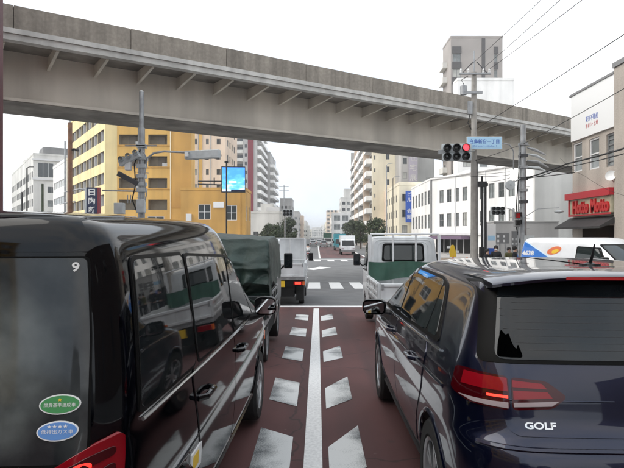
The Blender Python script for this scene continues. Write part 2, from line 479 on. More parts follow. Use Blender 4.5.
# ---------------------------------------------------------------- ground, roads, markings
KN = [7, 16, 26, 60]
def sheet(name, x0, x1, y0, y1, dz, m, parent=None, kind='structure'):
    ys = [y0] + [k for k in KN if y0 < k < y1] + [y1]; b = MB()
    b.add([(x, y, gz(y) + dz) for y in ys for x in (x0, x1)], [(2 * i, 2 * i + 1, 2 * i + 3, 2 * i + 2) for i in range(len(ys) - 1)])
    o = b.build(name, m, parent)
    if kind: o['kind'] = kind
    return o
def mark(name, pts, m, parent):
    ys = [p[1] for p in pts]; b = MB(); b.add([(x, y, gz(y)) for x, y in pts], [tuple(range(len(pts)))])
    return b.build(name, m, parent)
sheet('ground', -900, 900, -200, 2500, -.013, 'ground')
road = sheet('road', -24, 24, -40, 700, -.009, 'asphalt')
# the crossing road runs under the elevated road
dU = Vector((.826, .563, 0)); dN = Vector((-.563, .826, 0))
b = MB(); c0 = Vector((0, 40, -.748))
b.add([c0 + dU * a + dN * q for a, q in ((-240, -9), (120, -9), (120, 9), (-240, 9))], [(0, 1, 2, 3)])
o = b.build('cross_road', 'asphalt'); o['kind'] = 'structure'; o.location.z = -.008
red = sheet('bus_lane_surface', -9, 3.4, -30, 14.85, -.0045, 'red_asphalt')
red2 = sheet('far_lane_surface', .3, 5.5, 62, 120, -.004, 'red_asphalt')
rt_ = M['red_asphalt'].node_tree; rb_ = rt_.nodes['Principled BSDF']; src = rb_.inputs['Base Color'].links[0].from_socket
tcr = rt_.nodes.new('ShaderNodeTexCoord')
def layer(tex_out, lo, hi, col, amt):
    global src
    r = rt_.nodes.new('ShaderNodeMapRange'); r.inputs[1].default_value = lo; r.inputs[2].default_value = hi; r.inputs[3].default_value = amt; r.inputs[4].default_value = 0
    x = rt_.nodes.new('ShaderNodeMix'); x.data_type = 'RGBA'; x.inputs[7].default_value = (*col, 1)
    rt_.links.new(tex_out, r.inputs[0]); rt_.links.new(r.outputs[0], x.inputs[0]); rt_.links.new(src, x.inputs[6]); src = x.outputs[2]
vo = rt_.nodes.new('ShaderNodeTexVoronoi'); vo.inputs['Scale'].default_value = 2.6; rt_.links.new(tcr.outputs['Object'], vo.inputs['Vector']); layer(vo.outputs['Distance'], .030, .045, (.16, .10, .09), .7)
v2_ = rt_.nodes.new('ShaderNodeTexVoronoi'); v2_.inputs['Scale'].default_value = 1.3; rt_.links.new(tcr.outputs['Object'], v2_.inputs['Vector']); layer(v2_.outputs['Distance'], .03, .07, (.03, .02, .02), .6)
vc = rt_.nodes.new('ShaderNodeTexVoronoi'); vc.feature = 'DISTANCE_TO_EDGE'; vc.inputs['Scale'].default_value = .5
nd = rt_.nodes.new('ShaderNodeTexNoise'); nd.inputs['Scale'].default_value = 4; md_ = rt_.nodes.new('ShaderNodeMix'); md_.data_type = 'RGBA'; md_.inputs[0].default_value = .18
rt_.links.new(tcr.outputs['Object'], nd.inputs[0]); rt_.links.new(tcr.outputs['Object'], md_.inputs[6]); rt_.links.new(nd.outputs['Color'], md_.inputs[7]); rt_.links.new(md_.outputs[2], vc.inputs['Vector']); layer(vc.outputs['Distance'], .002, .006, (.022, .012, .012), .75)
ns = rt_.nodes.new('ShaderNodeTexNoise'); ns.inputs['Scale'].default_value = 1; mps = rt_.nodes.new('ShaderNodeMapping'); mps.inputs['Scale'].default_value = (2.2, .12, 1); rt_.links.new(tcr.outputs['Object'], mps.inputs[0]); rt_.links.new(mps.outputs[0], ns.inputs[0]); layer(ns.outputs[0], .38, .56, (.045, .020, .021), .6)
rt_.links.new(src, rb_.inputs['Base Color'])
# worn white for the chevron marks
wm = mat('worn_white', (.7, .7, .68), .7); t = wm.node_tree; bs = t.nodes['Principled BSDF']
tcn = t.nodes.new('ShaderNodeTexCoord'); n1 = t.nodes.new('ShaderNodeTexNoise'); n1.inputs['Scale'].default_value = 90; n1.inputs['Detail'].default_value = 8
n2 = t.nodes.new('ShaderNodeTexNoise'); n2.inputs['Scale'].default_value = 2.5; n2.inputs['Detail'].default_value = 4
sx = t.nodes.new('ShaderNodeSeparateXYZ'); ab = t.nodes.new('ShaderNodeMath'); ab.operation = 'ABSOLUTE'
mr = t.nodes.new('ShaderNodeMapRange'); mr.inputs[1].default_value = .12; mr.inputs[2].default_value = .42; mr.inputs[3].default_value = -.14; mr.inputs[4].default_value = .16
a1 = t.nodes.new('ShaderNodeMath'); a1.operation = 'MULTIPLY_ADD'; a1.inputs[1].default_value = .5
a2 = t.nodes.new('ShaderNodeMath'); a2.operation = 'ADD'
rm = t.nodes.new('ShaderNodeValToRGB'); rm.color_ramp.elements[0].position = .70; rm.color_ramp.elements[0].color = (.68, .69, .68, 1)
rm.color_ramp.elements[1].position = 1.0; rm.color_ramp.elements[1].color = (.10, .11, .115, 1)
l = t.links.new
l(tcn.outputs['Object'], n1.inputs[0]); l(tcn.outputs['Object'], n2.inputs[0]); l(tcn.outputs['Object'], sx.inputs[0]); l(sx.outputs[0], ab.inputs[0]); l(ab.outputs[0], mr.inputs[0])
l(n1.outputs[0], a1.inputs[0]); l(n2.outputs[0], a1.inputs[2]); l(a1.outputs[0], a2.inputs[0]); l(mr.outputs[0], a2.inputs[1]); l(a2.outputs[0], rm.inputs[0]); l(rm.outputs[0], bs.inputs['Base Color'])
M['worn_white'] = wm
b = MB()
ys = [-6, 2, 7, 10, 14.5]
b.add([(x + .004 * (i - 2), y, gz(y)) for i, y in enumerate(ys) for x in (-.092, .040)], [(2 * i, 2 * i + 1, 2 * i + 3, 2 * i + 2) for i in range(4)])
b.build('lane_line', 'road_white', road)
for k, (yi, ln) in enumerate([(.98, .72), (2.67, .72), (4.36, .70), (6.05, .72), (8.15, .80), (10.35, .82), (12.7, .85)]):
    mark('deceleration_mark', [(.085, yi), (.345, yi + .50), (.345, yi + .50 - ln * 1.25), (.085, yi - ln)], 'worn_white', road)
    mark('deceleration_mark', [(-.190, yi + .22), (-.190, yi + .22 - ln * 1.2), (-.468, yi + .45 - ln * 1.2), (-.468, yi + .45)][::-1], 'worn_white', road)
sheet('stop_line', -6.6, 3.3, 14.85, 15.25, 0, 'road_white', road, None)
b = MB(); b.add([(x, y, gz(y)) for y in (-30, 7, 14.8) for x in (3.25, 3.4)], [(0, 1, 3, 2), (2, 3, 5, 4)]); b.build('centre_line', 'road_white', road)
for k in range(-8, 9):
    x = -.37 + .90 * k
    mark('crosswalk_stripe', [(x, 21.9), (x + .5, 21.9), (x + .5, 26), (x, 26)][:], 'road_white', road)
for k in range(-7, 8):
    x = .35 + 1.25 * k - .6
    mark('crosswalk_stripe', [(x, 52), (x + .6, 52), (x + .6, 56), (x, 56)], 'road_white', road)
mark('stop_line', [(-8, 57.5), (7, 57.5), (7, 58.2), (-8, 58.2)], 'road_white', road)
mark('turn_arrow', [(-.8, 38), (-.2, 37), (1.0, 40.5), (.2, 41.5)], 'road_white', road)
mark('diamond_mark', [(-.95, 29.4), (-.7, 28.3), (-.45, 29.4), (-.7, 30.5)], 'road_white', road)
for x0, x1, ya, yb in ((.2, .38, 60, 140), (5.4, 5.6, 60, 140), (-3.2, -3.05, 60, 140)):
    mark('lane_line', [(x0, ya), (x1, ya), (x1, yb), (x0, yb)], 'road_white', road)
def pavement(poly, holes=None):
    b = MB(); b.prism(poly, 'z', -1.0, 0); o = b.build('pavement', 'paving'); o['kind'] = 'structure'; return o
for poly, z in (([(10.2, -20), (40, -20), (40, 24.2), (10.2, 24.2)], -.02), ([(6.4, 24.4), (40, 24.4), (40, 31), (20, 31), (10, 30), (6.4, 28.5)], -.40),
                ([(-40, -20), (-6.9, -20), (-6.9, 22), (-40, 12)], .10), ([(9.5, 60), (25, 58), (25, 300), (9.5, 300)], -.62), ([(-25, 62), (-8, 66), (-8, 300), (-25, 300)], -.62)):
    pavement(poly).location.z = z
# ---------------------------------------------------------------- elevated road
ov = thing('overpass', 'long concrete and steel elevated road crossing above the junction from left to right', 'overpass', (-11.06, 20.16, 0), math.atan2(.563, .826))
T0, T1 = -40, 92       # local x along the deck, local -y towards the camera, web at y=0
ZB, ZF0, ZF1, ZP = 6.36, 7.87, 8.23, 8.98
OH = 2.24
bxp('girder_web', 'girder_paint', ov, T0, T1, 0, 2.2, ZB + .05, ZF0 + .26)
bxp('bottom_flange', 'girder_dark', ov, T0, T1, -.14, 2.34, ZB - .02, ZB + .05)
bxp('bottom_lip', 'girder_paint', ov, T0, T1, -.20, -.145, ZB + .0, ZB + .10)
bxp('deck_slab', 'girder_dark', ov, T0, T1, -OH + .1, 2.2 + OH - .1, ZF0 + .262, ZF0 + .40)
for sgn, y in ((-1, -OH), (1, 2.2 + OH)):
    ya, yb = (y, y + .35) if sgn < 0 else (y - .35, y)
    bxp('fascia', 'fascia', ov, T0, T1, ya + .03, yb, ZF0, ZF0 + .20)
    bxp('drip_edge', 'fascia', ov, T0, T1, ya - .04, yb, ZF0 + .204, ZF1)
pm = None; t = .13 - 3.72 * 10
while t < T1 - 4:
    for y in (-OH - .01, 2.2 + OH - .24):
        if pm is None: pm = MB().box(0, 3.70, 0, .25, ZF1 + .003, ZP).mesh('parapet_panel', 'parapet_concrete', bevel=.012)
        part('parapet_panel', pm, ov, (t, y, 0))
    t += 3.72
bk = MB(); bk.prism([(-OH + .38, ZF0 + .26), (-OH + .38, ZF0 + .0), (-.002, ZF0 - .22), (-.002, ZF0 + .26)], 'x', -.012, .012)
bk.box(-.05, .05, -OH + .36, -OH + .38, ZF0 + .0, ZF0 + .24)
v = [(-.05, -OH + .38, ZF0 + .0), (.05, -OH + .38, ZF0 + .0), (.05, -.002, ZF0 - .22), (-.05, -.002, ZF0 - .22)]
bk.add(v + [(x, y, z - .03) for x, y, z in v], [(0, 1, 2, 3), (7, 6, 5, 4), (0, 4, 5, 1), (2, 6, 7, 3), (1, 5, 6, 2), (0, 3, 7, 4)])
bkm = bk.mesh('bracket', 'girder_paint')
t = 1.5 - 1.63 * 20
while t < T1 - 1: part('bracket', bkm, ov, (t, 0, 0)); t += 1.63
drain = MB().tube([(0, -.06, ZB + .05), (0, -.06, ZF0 - .1)], .05).mesh('drain_pipe', 'girder_paint')
for t in (-24, 47):
    m = MB(); m.box(t - .8, t + .8, .2, 2.0, -1.2, ZB - .03); m.build('pier', 'concrete', ov, bevel=.05)
# ---------------------------------------------------------------- buildings
_win = {}; wrnd = random.Random(11)
def window_mesh(w, h, frame, glass, bars=(1, 0)):
    k = (round(w, 2), round(h, 2), frame, glass, bars)
    if k in _win: return _win[k]
    f = min(.07, w * .08); b = MB()
    for x0, x1, z0, z1 in ((-w / 2, -w / 2 + f, -h / 2, h / 2), (w / 2 - f, w / 2, -h / 2, h / 2), (-w / 2 + f, w / 2 - f, -h / 2, -h / 2 + f), (-w / 2 + f, w / 2 - f, h / 2 - f, h / 2)):
        b.box(x0, x1, -.05, .05, z0, z1)
    for i in range(bars[0]):
        x = -w / 2 + w * (i + 1) / (bars[0] + 1); b.box(x - f * .5, x + f * .5, -.04, .04, -h / 2 + f, h / 2 - f)
    for i in range(bars[1]):
        z = -h / 2 + h * (i + 1) / (bars[1] + 1); b.box(-w / 2 + f, w / 2 - f, -.035, .035, z - f * .4, z + f * .4)
    b.mi = 1; b.quad((-w / 2 + f, .0, -h / 2 + f), (w / 2 - f, .0, -h / 2 + f), (w / 2 - f, .0, h / 2 - f), (-w / 2 + f, .0, h / 2 - f))
    _win[k] = b.mesh('window', [frame, glass]); return _win[k]
def facade(b, P0, U, Wd, H, holes, N, dep=.16):
    us = sorted({0, Wd} | {h[0] for h in holes} | {h[2] for h in holes}); zs = sorted({0, H} | {h[1] for h in holes} | {h[3] for h in holes})
    V3 = lambda u, z, d=0: Vector(P0) + Vector(U) * u + Vector((0, 0, z)) - Vector(N) * d
    for i in range(len(us) - 1):
        for j in range(len(zs) - 1):
            uc, zc = (us[i] + us[i + 1]) / 2, (zs[j] + zs[j + 1]) / 2
            if any(h[0] < uc < h[2] and h[1] < zc < h[3] for h in holes): continue
            b.quad(V3(us[i], zs[j]), V3(us[i + 1], zs[j]), V3(us[i + 1], zs[j + 1]), V3(us[i], zs[j + 1]))
    for u0, z0, u1, z1, *k in holes:
        d = k[1] if len(k) > 1 else dep
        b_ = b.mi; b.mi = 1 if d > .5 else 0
        A = [(u0, z0), (u1, z0), (u1, z1), (u0, z1)]
        for q in range(4):
            a, c = A[q], A[(q + 1) % 4]; b.quad(V3(*a), V3(*c), V3(*c, d), V3(*a, d))
        b.quad(V3(u0, z0, d), V3(u1, z0, d), V3(u1, z1, d), V3(u0, z1, d)); b.mi = b_
def wall_block(name, parent, wm, w, d, z0, h, faces, recess='recess', loc=(0, 0), rz=0, roof='roof_grey', parapet=.5):
    """faces: dict front/left/right -> list of openings (u0,z0,u1,z1,kind,depth). kind: (frame,glass,bars) or None."""
    wall = MB(); fr = {'front': ((0, 0, z0), (1, 0, 0), w, (0, -1, 0), 0), 'right': ((w, 0, z0), (0, 1, 0), d, (1, 0, 0), R(90)),
          'left': ((0, d, z0), (0, -1, 0), d, (-1, 0, 0), R(-90)), 'back': ((w, d, z0), (-1, 0, 0), w, (0, 1, 0), R(180))}
    base = bpy.data.objects.new('wall', None)
    for k, (P0, U, Wd, N, a) in fr.items(): facade(wall, P0, U, Wd, h, faces.get(k, []), N)
    wall.quad((0, 0, z0 + h), (w, 0, z0 + h), (w, d, z0 + h), (0, d, z0 + h))
    me = bpy.data.meshes.new('wall'); me.from_pydata(wall.v, [], wall.f)
    me.materials.append(M[wm]); me.materials.append(M[recess]); me.polygons.foreach_set('material_index', wall.m)
    bm = bmesh.new(); bm.from_mesh(me); bmesh.ops.remove_doubles(bm, verts=bm.verts, dist=1e-4); bmesh.ops.recalc_face_normals(bm, faces=bm.faces); bm.to_mesh(me); bm.free()
    o = bpy.data.objects.new('wall', me); o.location = (*loc, 0); o.rotation_euler = (0, 0, rz); link(o, parent)
    if parapet:
        p = MB(); e = .06; 
        for x0, x1, y0, y1 in ((-e, w + e, -e, .22), (-e, w + e, d - .22, d + e), (-e, .22, .22, d - .22), (w - .22, w + e, .22, d - .22)):
            p.box(x0, x1, y0, y1, z0 + h + .003, z0 + h + parapet)
        p.build('roof_parapet', wm, o)
    for k, ops in faces.items():
        P0, U, Wd, N, a = fr[k]
        for op in ops:
            kind = op[4] if len(op) > 4 else ('frame_grey', 'win_glass', (1, 0))
            if kind is None: continue
            if kind[1] != 'lens_off' and wrnd.random() < .38: kind = (kind[0], wrnd.choice(('win_glass', 'curtain_glass', 'blind_glass')), kind[2])
            dp = (op[5] if len(op) > 5 else .16) - .06
            c = Vector(P0) + Vector(U) * ((op[0] + op[2]) / 2) + Vector((0, 0, (op[1] + op[3]) / 2)) - Vector(N) * dp
            part('window', window_mesh(op[2] - op[0], op[3] - op[1], *kind), o, c, a)
    return o
def grid(u0, du, nu, z0, dz, nz, w, h, kind=('frame_grey', 'win_glass', (1, 0)), dep=.16):
    return [(u0 + i * du, z0 + j * dz, u0 + i * du + w, z0 + j * dz + h, kind, dep) for i in range(nu) for j in range(nz)]
def balcony_mesh(w, dp, h, wm):
    k = ('b', round(w, 2), dp, h, wm)
    if k in _win: return _win[k]
    b = MB(); b.box(0, w, -dp, -.003, 0, .16)
    b.box(0, w, -dp - .1, -dp - .003, -.05, h); b.box(0, .1, -dp, -.003, .163, h); b.box(w - .1, w, -dp, -.003, .163, h)
    _win[k] = b.mesh('balcony', wm); return _win[k]
def balconies(wall, face, w, d, u0, du, nu, z0, dz, nz, bw, dp, h, wm):
    me = balcony_mesh(bw, dp, h, wm)
    for i in range(nu):
        for j in range(nz):
            u = u0 + i * du; z = z0 + j * dz
            if face == 'front': part('balcony', me, wall, (u, 0, z))
            elif face == 'right': part('balcony', me, wall, (w, u, z), R(90))
            else: part('balcony', me, wall, (0, d - u, z), R(-90))
DK = ('frame_grey', 'win_glass', (1, 0)); WH = ('frame_white', 'win_glass', (1, 0)); WH2 = ('frame_white', 'win_glass', (1, 1)); CU = ('frame_white', 'curtain_glass', (1, 0))
G = -.9
# maroon tiled building by the left edge
t = thing('tiled_building', 'tall dark maroon tiled building at the left edge of the view', 'building', (-14.5, 4, 0))
w = wall_block('wall', t, 'maroon_tile', 7.95, 8, -.2, 13, {'right': grid(1, 2.6, 3, 3, 3.2, 3, 1.2, 1.6), 'front': grid(1, 2.4, 3, 3, 3.2, 3, 1.2, 1.6)})
# unseen street fronts beside the camera, added for reflections in the car paint
t = thing('street_building', 'unseen dark brick office front added on the right to darken reflections in the minivan', 'building', (15, -34, 0))
w = wall_block('wall', t, 'brick_dark', 10, 48, -.1, 11, {'left': grid(3, 11, 4, 1.2, 3.4, 3, 2.0, 1.6, DK)})
t = thing('street_building', 'unseen ochre flats added on the left pavement for reflections in the cars', 'building', (-24, -34, 0))
w = wall_block('wall', t, 'yellow_wall', 10, 36, -.1, 12, {'right': grid(1.5, 4, 8, 1.2, 3.4, 3, 2.4, 1.9, WH)})
# far grey building with glazed corner turret
t = thing('office_building', 'pale grey office building with a glazed top storey at its corner, left side street', 'building', (-69.5, 140.8, 0), math.atan2(.537, .843))
w = wall_block('wall', t, 'light_wall', 16, 60, G, 22.4, {'left': grid(2, 4.2, 14, 3, 3.4, 5, 2.6, 1.9, DK), 'front': grid(1, 0, 1, 17, 1, 1, 3.6, 3.6, ('frame_white', 'win_glass', (2, 0))) + grid(3.2, 4, 3, 3, 3.4, 4, 1.8, 1.5, DK)})
bxp('ledge', 'frame_white', w, -.3, 16.3, -.35, -.005, 15.4, 15.9); bxp('ledge', 'frame_white', w, -.3, 16.3, -.35, -.005, 20.2, 20.6)
bxp('roof_hut', 'roof_grey', w, 3, 12, 6, 14, 21.6, 24.5); bxp('roof_hut', 'light_wall', w, 2, 6, 40, 46, 21.6, 25)
# white block next to the yellow flats
d1 = Vector((-.537, .843, 0)); rzA = math.atan2(.537, .843)
def along(t_): return (-27.65 + d1.x * t_, 75 + d1.y * t_, 0)
t = thing('white_block', 'white mid rise block between the yellow flats and the grey office on the left', 'building', along(29.5), rzA)
w = wall_block('wall', t, 'white_wall', 12, 15.5, G, 15.6, {'left': [(1, 2.4 + 3 * k, 14.5, 3.7 + 3 * k, ('frame_white', 'curtain_glass', (6, 0)), .2) for k in range(4)], 'front': grid(1, 3, 3, 3, 3, 4, 1.5, 1.5)})
bxp('roof_hut', 'grey_wall', w, 2, 7, 2, 8, 14.705, 17.6)
# yellow flats: a wing on the side street and a wing facing the junction
yb = thing('apartment_building', 'large yellow apartment building with long balconies on the corner behind the elevated road', 'building', (-27.65, 75, 0), 0)
st = 2.86; zb = 4.8
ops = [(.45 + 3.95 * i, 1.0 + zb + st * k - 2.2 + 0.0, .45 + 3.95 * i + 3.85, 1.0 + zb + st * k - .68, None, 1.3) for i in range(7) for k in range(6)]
wa = wall_block('wall', yb, 'sunlit_yellow_wall', 1.55, 28.5, G, 21.3, {'left': ops}, rz=rzA, parapet=.3)
slat = MB().box(-.05, .05, .02, 1.28, 0, 1.45).mesh('balcony_divider', 'frame_white')
dm_ = MB().box(0, 1.0, 0, .06, 0, 1.45).mesh('balcony_door', 'door_paint')
for i in range(7):
    for k in range(6):
        zz = G + 1.0 + zb + st * k - 2.2 + .002
        yy = 28.5 - (.45 + 3.95 * i)
        part('balcony_divider', slat, wa, (0, yy - 1.8, zz), R(-90))
        part('balcony_door', dm_, wa, (1.24, yy - .5, zz), R(-90)); part('balcony_door', dm_, wa, (1.24, yy - 2.4, zz), R(-90))
ox = -26.35 + 27.65
o2 = []
for k in range(-1, 5):
    z = 13.6 - G - st * (2 - k)
    o2 += [(.25, z, 2.75, z + 1.38, None, 1.3), (4.1, z, 6.6, z + 1.38, None, 1.3)]
o2 += [(4.0, 3.2, 6.2, 5.1, WH, .16), (.4, 3.2, 2.6, 5.1, WH, .16)]
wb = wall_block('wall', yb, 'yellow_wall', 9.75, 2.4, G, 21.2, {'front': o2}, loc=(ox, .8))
for k in range(0, 5):
    z = 13.6 - st * (2 - k)
    bxp('balcony_ledge', 'orange_wall', wb, .1, 7.0, -.12, -.004, z - .12, z + .02)
    for u in (1.2, 5.1): bxp('balcony_door', 'door_paint', wb, u, u + .9, 1.2, 1.28, z + .005, z + 1.36)
for k in range(0, 5):
    for u in ((.55, 5.75) if k % 2 else (2.2,)): bxp('air_conditioner', 'frame_white', wb, u, u + .75, .75, 1.05, 13.6 - st * (2 - k) + .01, 13.6 - st * (2 - k) + .58)
bxp('downpipe', 'cream_wall', wb, 3.4, 3.5, -.12, -.01, G, 20.2); bxp('downpipe', 'cream_wall', wb, 7.0, 7.1, -.12, -.01, G, 20.2)
bxp('wall_strip', 'orange_wall', wb, 7.2, 9.7, -.05, -.004, G + 6.2, 20.1)
# low ochre annex
t = thing('annex_building', 'low ochre two storey annex with white framed windows behind the tarp truck', 'building', (-16.6, 70, 0))
ops = [(1.85, 4.4 - G - .1, 3.55, 6.2 - G - .1 - .2, WH2, .15), (5.1, 4.1 - G, 6.5, 5.8 - G, WH2, .15)]
ops = [(2.15, 4.5, 3.65, 6.35, WH2, .15), (5.5, 4.4, 6.85, 6.25, WH2, .15)]
w = wall_block('wall', t, 'orange_wall', 7.9, 5.6, G, 8.05, {'front': ops, 'right': grid(1, 2.4, 2, 4.4, 1, 1, 1, 1.8, WH2)}, parapet=.35)
bxp('name_board', 'sign_white', w, 4.0, 5.3, -.12, -.005, 5.05, 5.75)
bxp('downpipe', 'orange_wall', w, 7.2, 7.3, -.12, -.01, G, 7.1); bxp('air_conditioner', 'frame_white', w, .75, 1.35, -.5, -.01, 3.1, 4.3)
# pink and cream flats
t = thing('apartment_building', 'pale pink and cream apartment tower rising behind the ochre annex', 'building', (-24.6, 110, 0))
w = wall_block('wall', t, 'pink_wall', 7.1, 16, G, 31, {'front': grid(1.1, 2.25, 3, 2.6, 2.9, 9, .55, 1.1, DK) + grid(5.4, 1, 1, 2.6, 2.9, 9, .6, 1.1, DK), 'right': grid(2, 3, 4, 2.6, 2.9, 9, 1.4, 1.3)})
bxp('wall_strip', 'cream_wall', w, 0, .95, -.08, -.004, G, 30); bxp('wall_strip', 'yellow_wall', w, 2.05, 2.65, -.1, -.004, G, 30)
for u in (1.85, 4.2): bxp('downpipe', 'grey_wall', w, u, u + .12, -.15, -.01, G, 30)
# grey balcony flats
t = thing('apartment_building', 'grey apartment block with stacked front balconies left of the red striped tower', 'building', (-33.5, 200, 0))
w = wall_block('wall', t, 'grey_wall', 8.6, 14, G, 38, {'front': grid(1.2, 4.0, 2, 2.6, 2.9, 12, 2.6, 1.9, DK)})
balconies(w, 'front', 8.6, 14, .4, 4.1, 2, 1.3, 2.9, 12, 3.4, 1.3, 1.1, 'light_wall')
# red striped tower
t = thing('apartment_building', 'narrow apartment tower with a tall dark red stripe and balconies on its street side', 'building', (-24.4, 190, 0))
w = wall_block('wall', t, 'grey_wall', 4.6, 26, G, 41, {'right': grid(1.6, 5.8, 4, 2.6, 2.9, 13, 3.4, 1.9, DK), 'front': grid(.5, 1, 1, 2.6, 2.9, 13, .8, 1.2, DK)})
bxp('wall_strip', 'red_wall', w, 1.6, 3.4, -.25, -.004, G, 40)
balconies(w, 'right', 4.6, 26, .5, 6.3, 4, 1.3, 2.9, 13, 5.7, 1.2, 1.1, 'white_wall')
# plain grey flats down the street
t = thing('apartment_building', 'plain grey slab of flats with balconies on its right side, left of the street', 'building', (-22.2, 215, 0))
w = wall_block('wall', t, 'grey_wall', 4.6, 30, G, 33.6, {'front': [], 'right': grid(1.6, 5.8, 5, 2.6, 2.9, 10, 3.4, 1.9, DK)})
balconies(w, 'right', 4.6, 30, .5, 5.9, 5, 1.3, 2.9, 10, 5.2, 1.4, 1.1, 'white_wall')
# row of small blocks closing the left of the street
for i, (px, y, wd, h, m, lab) in enumerate([(-16.6, 262, 5, 15, 'light_wall', 'small pale block beside the plain grey slab, beyond the left side trees'), (-15.2, 235, 4.9, 17.5, 'grey_wall', 'grey mid rise block above the trees on the left of the street'),
        (-13.6, 320, 6.0, 13.5, 'pink_wall', 'pinkish low block far down the left of the street'), (-11.5, 400, 6, 9, 'light_wall', 'white low block farthest down the left of the street')]):
    t = thing('street_building', lab, 'building', (px, y, 0), 0, 'distant blocks along the street')
    w = wall_block('wall', t, m, wd, 18, G, h, {'front': grid(.6, 1.5, 3, 2.4, 2.8, max(1, int(h / 2.8) - 1), .9, 1.2, DK), 'right': grid(1, 3.2, 5, 2.4, 2.8, max(1, int(h / 2.8) - 1), 2, 1.4, DK)})
for x0, y, wd, dp, h, m, lab in [(-17.5, 152, 8, 40, 8.5, 'light_wall', 'long low pale block behind the left side trees'), (-19, 300, 9.5, 40, 15, 'grey_wall', 'grey block beyond the pinkish low block on the left'), (-18, 350, 9, 60, 12, 'cream_wall', 'cream block standing between grey and white low blocks on the left'),
        (-17, 440, 8.5, 90, 14, 'light_wall', 'long pale block near the far left end of the street'), (-16, 560, 8, 120, 13, 'white_wall', 'white block at the far left end of the street'),
        (8.5, 300, 10, 60, 13, 'white_wall', 'long white block behind the white frame building on the right'), (7.5, 480, 9, 80, 14, 'cream_wall', 'cream block right of the street beyond the pale pink tower'), (7.0, 600, 9, 120, 14, 'light_wall', 'pale block at the far right end of the street')]:
    t = thing('street_building', lab, 'building', (x0, y, 0), 0, 'distant blocks along the street')
    nz_ = max(1, int(h / 2.9) - 1)
    w = wall_block('wall', t, m, wd, dp, G, h, {'front': grid(.7, 2.2, int(wd / 2.2), 2.4, 2.9, nz_, 1.3, 1.3, DK), ('right' if x0 < 0 else 'left'): grid(1.5, dp / 6, 6, 2.4, 2.9, nz_, dp / 9, 1.4, DK)})
    bxp('roof_hut', m, w, wd * .3, wd * .7, 2, 7, G + h + .003, G + h + 2.6)
for i, (x0, h) in enumerate([(-60, 15), (-42, 20), (-25, 14), (-9, 17), (6, 22), (22, 16), (40, 20)]):
    t = thing('end_building', ('leftmost', 'second from left', 'third from left', 'middle', 'third from right', 'second from right', 'rightmost')[i] + ' of the seven blocks closing the far end of the street', 'building', (x0, 1000 + 12 * (i % 3), 0), 0, 'pale blocks closing the far end of the street')
    w = wall_block('wall', t, ('light_wall', 'white_wall', 'cream_wall')[i % 3], 15.5, 14, G, h, {'front': grid(1, 3.6, 4, 2.4, 3.0, int(h / 3) - 1, 2, 1.5, DK)})
# ---- right side of the street
t = thing('street_building', 'white two storey frame building closing the view right of the road', 'building', (6.2, 230, 0), 0, 'distant blocks along the street')
w = wall_block('wall', t, 'white_wall', 10, 14, G, 11.4, {'front': grid(.5, 3.2, 3, 1.4, 3.6, 3, 2.6, 2.2, CU), 'left': grid(1, 3.2, 4, 1.4, 3.6, 3, 2.4, 2.2, CU)})
t = thing('street_building', 'pale stepped block behind the white frame building', 'building', (11.0, 265, 0), 0, 'distant blocks along the street')
w = wall_block('wall', t, 'light_wall', 7.5, 16, G, 20, {'front': grid(.6, 2.2, 3, 2.4, 2.9, 6, 1.4, 1.4, DK), 'left': grid(1, 3, 5, 2.4, 2.9, 6, 1.8, 1.4, DK)})
bxp('roof_hut', 'light_wall', w, 1.5, 6, 2, 9, 19.105, 23.6)
t = thing('street_building', 'pale pink tower farthest down the right of the street', 'building', (7.0, 420, 0), 0, 'distant blocks along the street')
w = wall_block('wall', t, 'pink_wall', 9, 16, G, 16, {'front': grid(.6, 2.6, 3, 2.4, 2.9, 7, 1.6, 1.4, DK), 'left': grid(1, 3, 5, 2.4, 2.9, 7, 1.8, 1.4, DK)})
t = thing('apartment_building', 'tall apartment block with stacked balcony ends right of the street beside the cream block', 'building', (12.7, 131, 0))
w = wall_block('wall', t, 'light_wall', 14, 68, G, 30, {'left': grid(2.2, 8.4, 8, 2.4, 2.85, 9, 5.2, 1.9, DK), 'front': grid(1, 2.6, 4, 2.4, 2.85, 9, 1.4, 1.3)})
balconies(w, 'left', 14, 68, .6, 8.4, 8, 1.2, 2.85, 9, 7.2, 1.3, 1.1, 'white_wall')
for k in range(4): bxp('wall_fin', ('pink_wall', 'grey_wall')[k % 2], w, -1.5, -.01, 16.8 * k + 8, 16.8 * k + 8.5, G, 29)
t = thing('apartment_building', 'pale cream slab block with one column of small windows', 'building', (12.45, 129, 0))
w = wall_block('wall', t, 'cream_wall', 7.8, 1.9, G, 30, {'front': grid(3.0, 1, 1, 2.5, 2.86, 9, .8, 1.3, DK) + grid(.35, 1, 1, 2.5, 2.86, 9, .3, .9, DK)})
bxp('lower_storeys', 'pink_wall', w, 2.6, 6.2, -6, -.005, G, 11.6)
for k in range(5): part('window', window_mesh(1.0, 1.3, *DK), w, (3.6 + (k % 2) * 1.5, -6.05, 2.5 + 2.0 * (k // 2) * 1.4))
t = thing('sign_tower', 'slim grey block carrying a tall mauve lettered sign beyond the white corner building', 'building', (17.6, 120, 0))
w = wall_block('wall', t, 'grey_wall', 3.4, 14, G, 26, {'front': grid(.3, 1, 1, 2.5, 3, 7, .9, 1.3, DK)})
bxp('sign_board', 'lilac', w, 1.5, 3.3, -.5, -.01, 9, 24)
for k in range(6): text_part('sign_lettering', '看板住宅展示'[k], 1.5, 'light_wall', w, facing((2.4, -.52, 22 - 2.1 * k), (0, -1, 0)), .02)
t = thing('shop_building', 'small cream three storey building with a blue hanging sign left of the white corner building', 'building', (14.0, 98, 0))
w = wall_block('wall', t, 'cream_wall', 6, 18, G, 11.2, {'left': grid(1.2, 3.2, 5, 3, 2.7, 3, 1.2, 1.3, DK), 'front': grid(.5, 1.2, 1, 3, 2.7, 3, .9, 1.3, DK)})
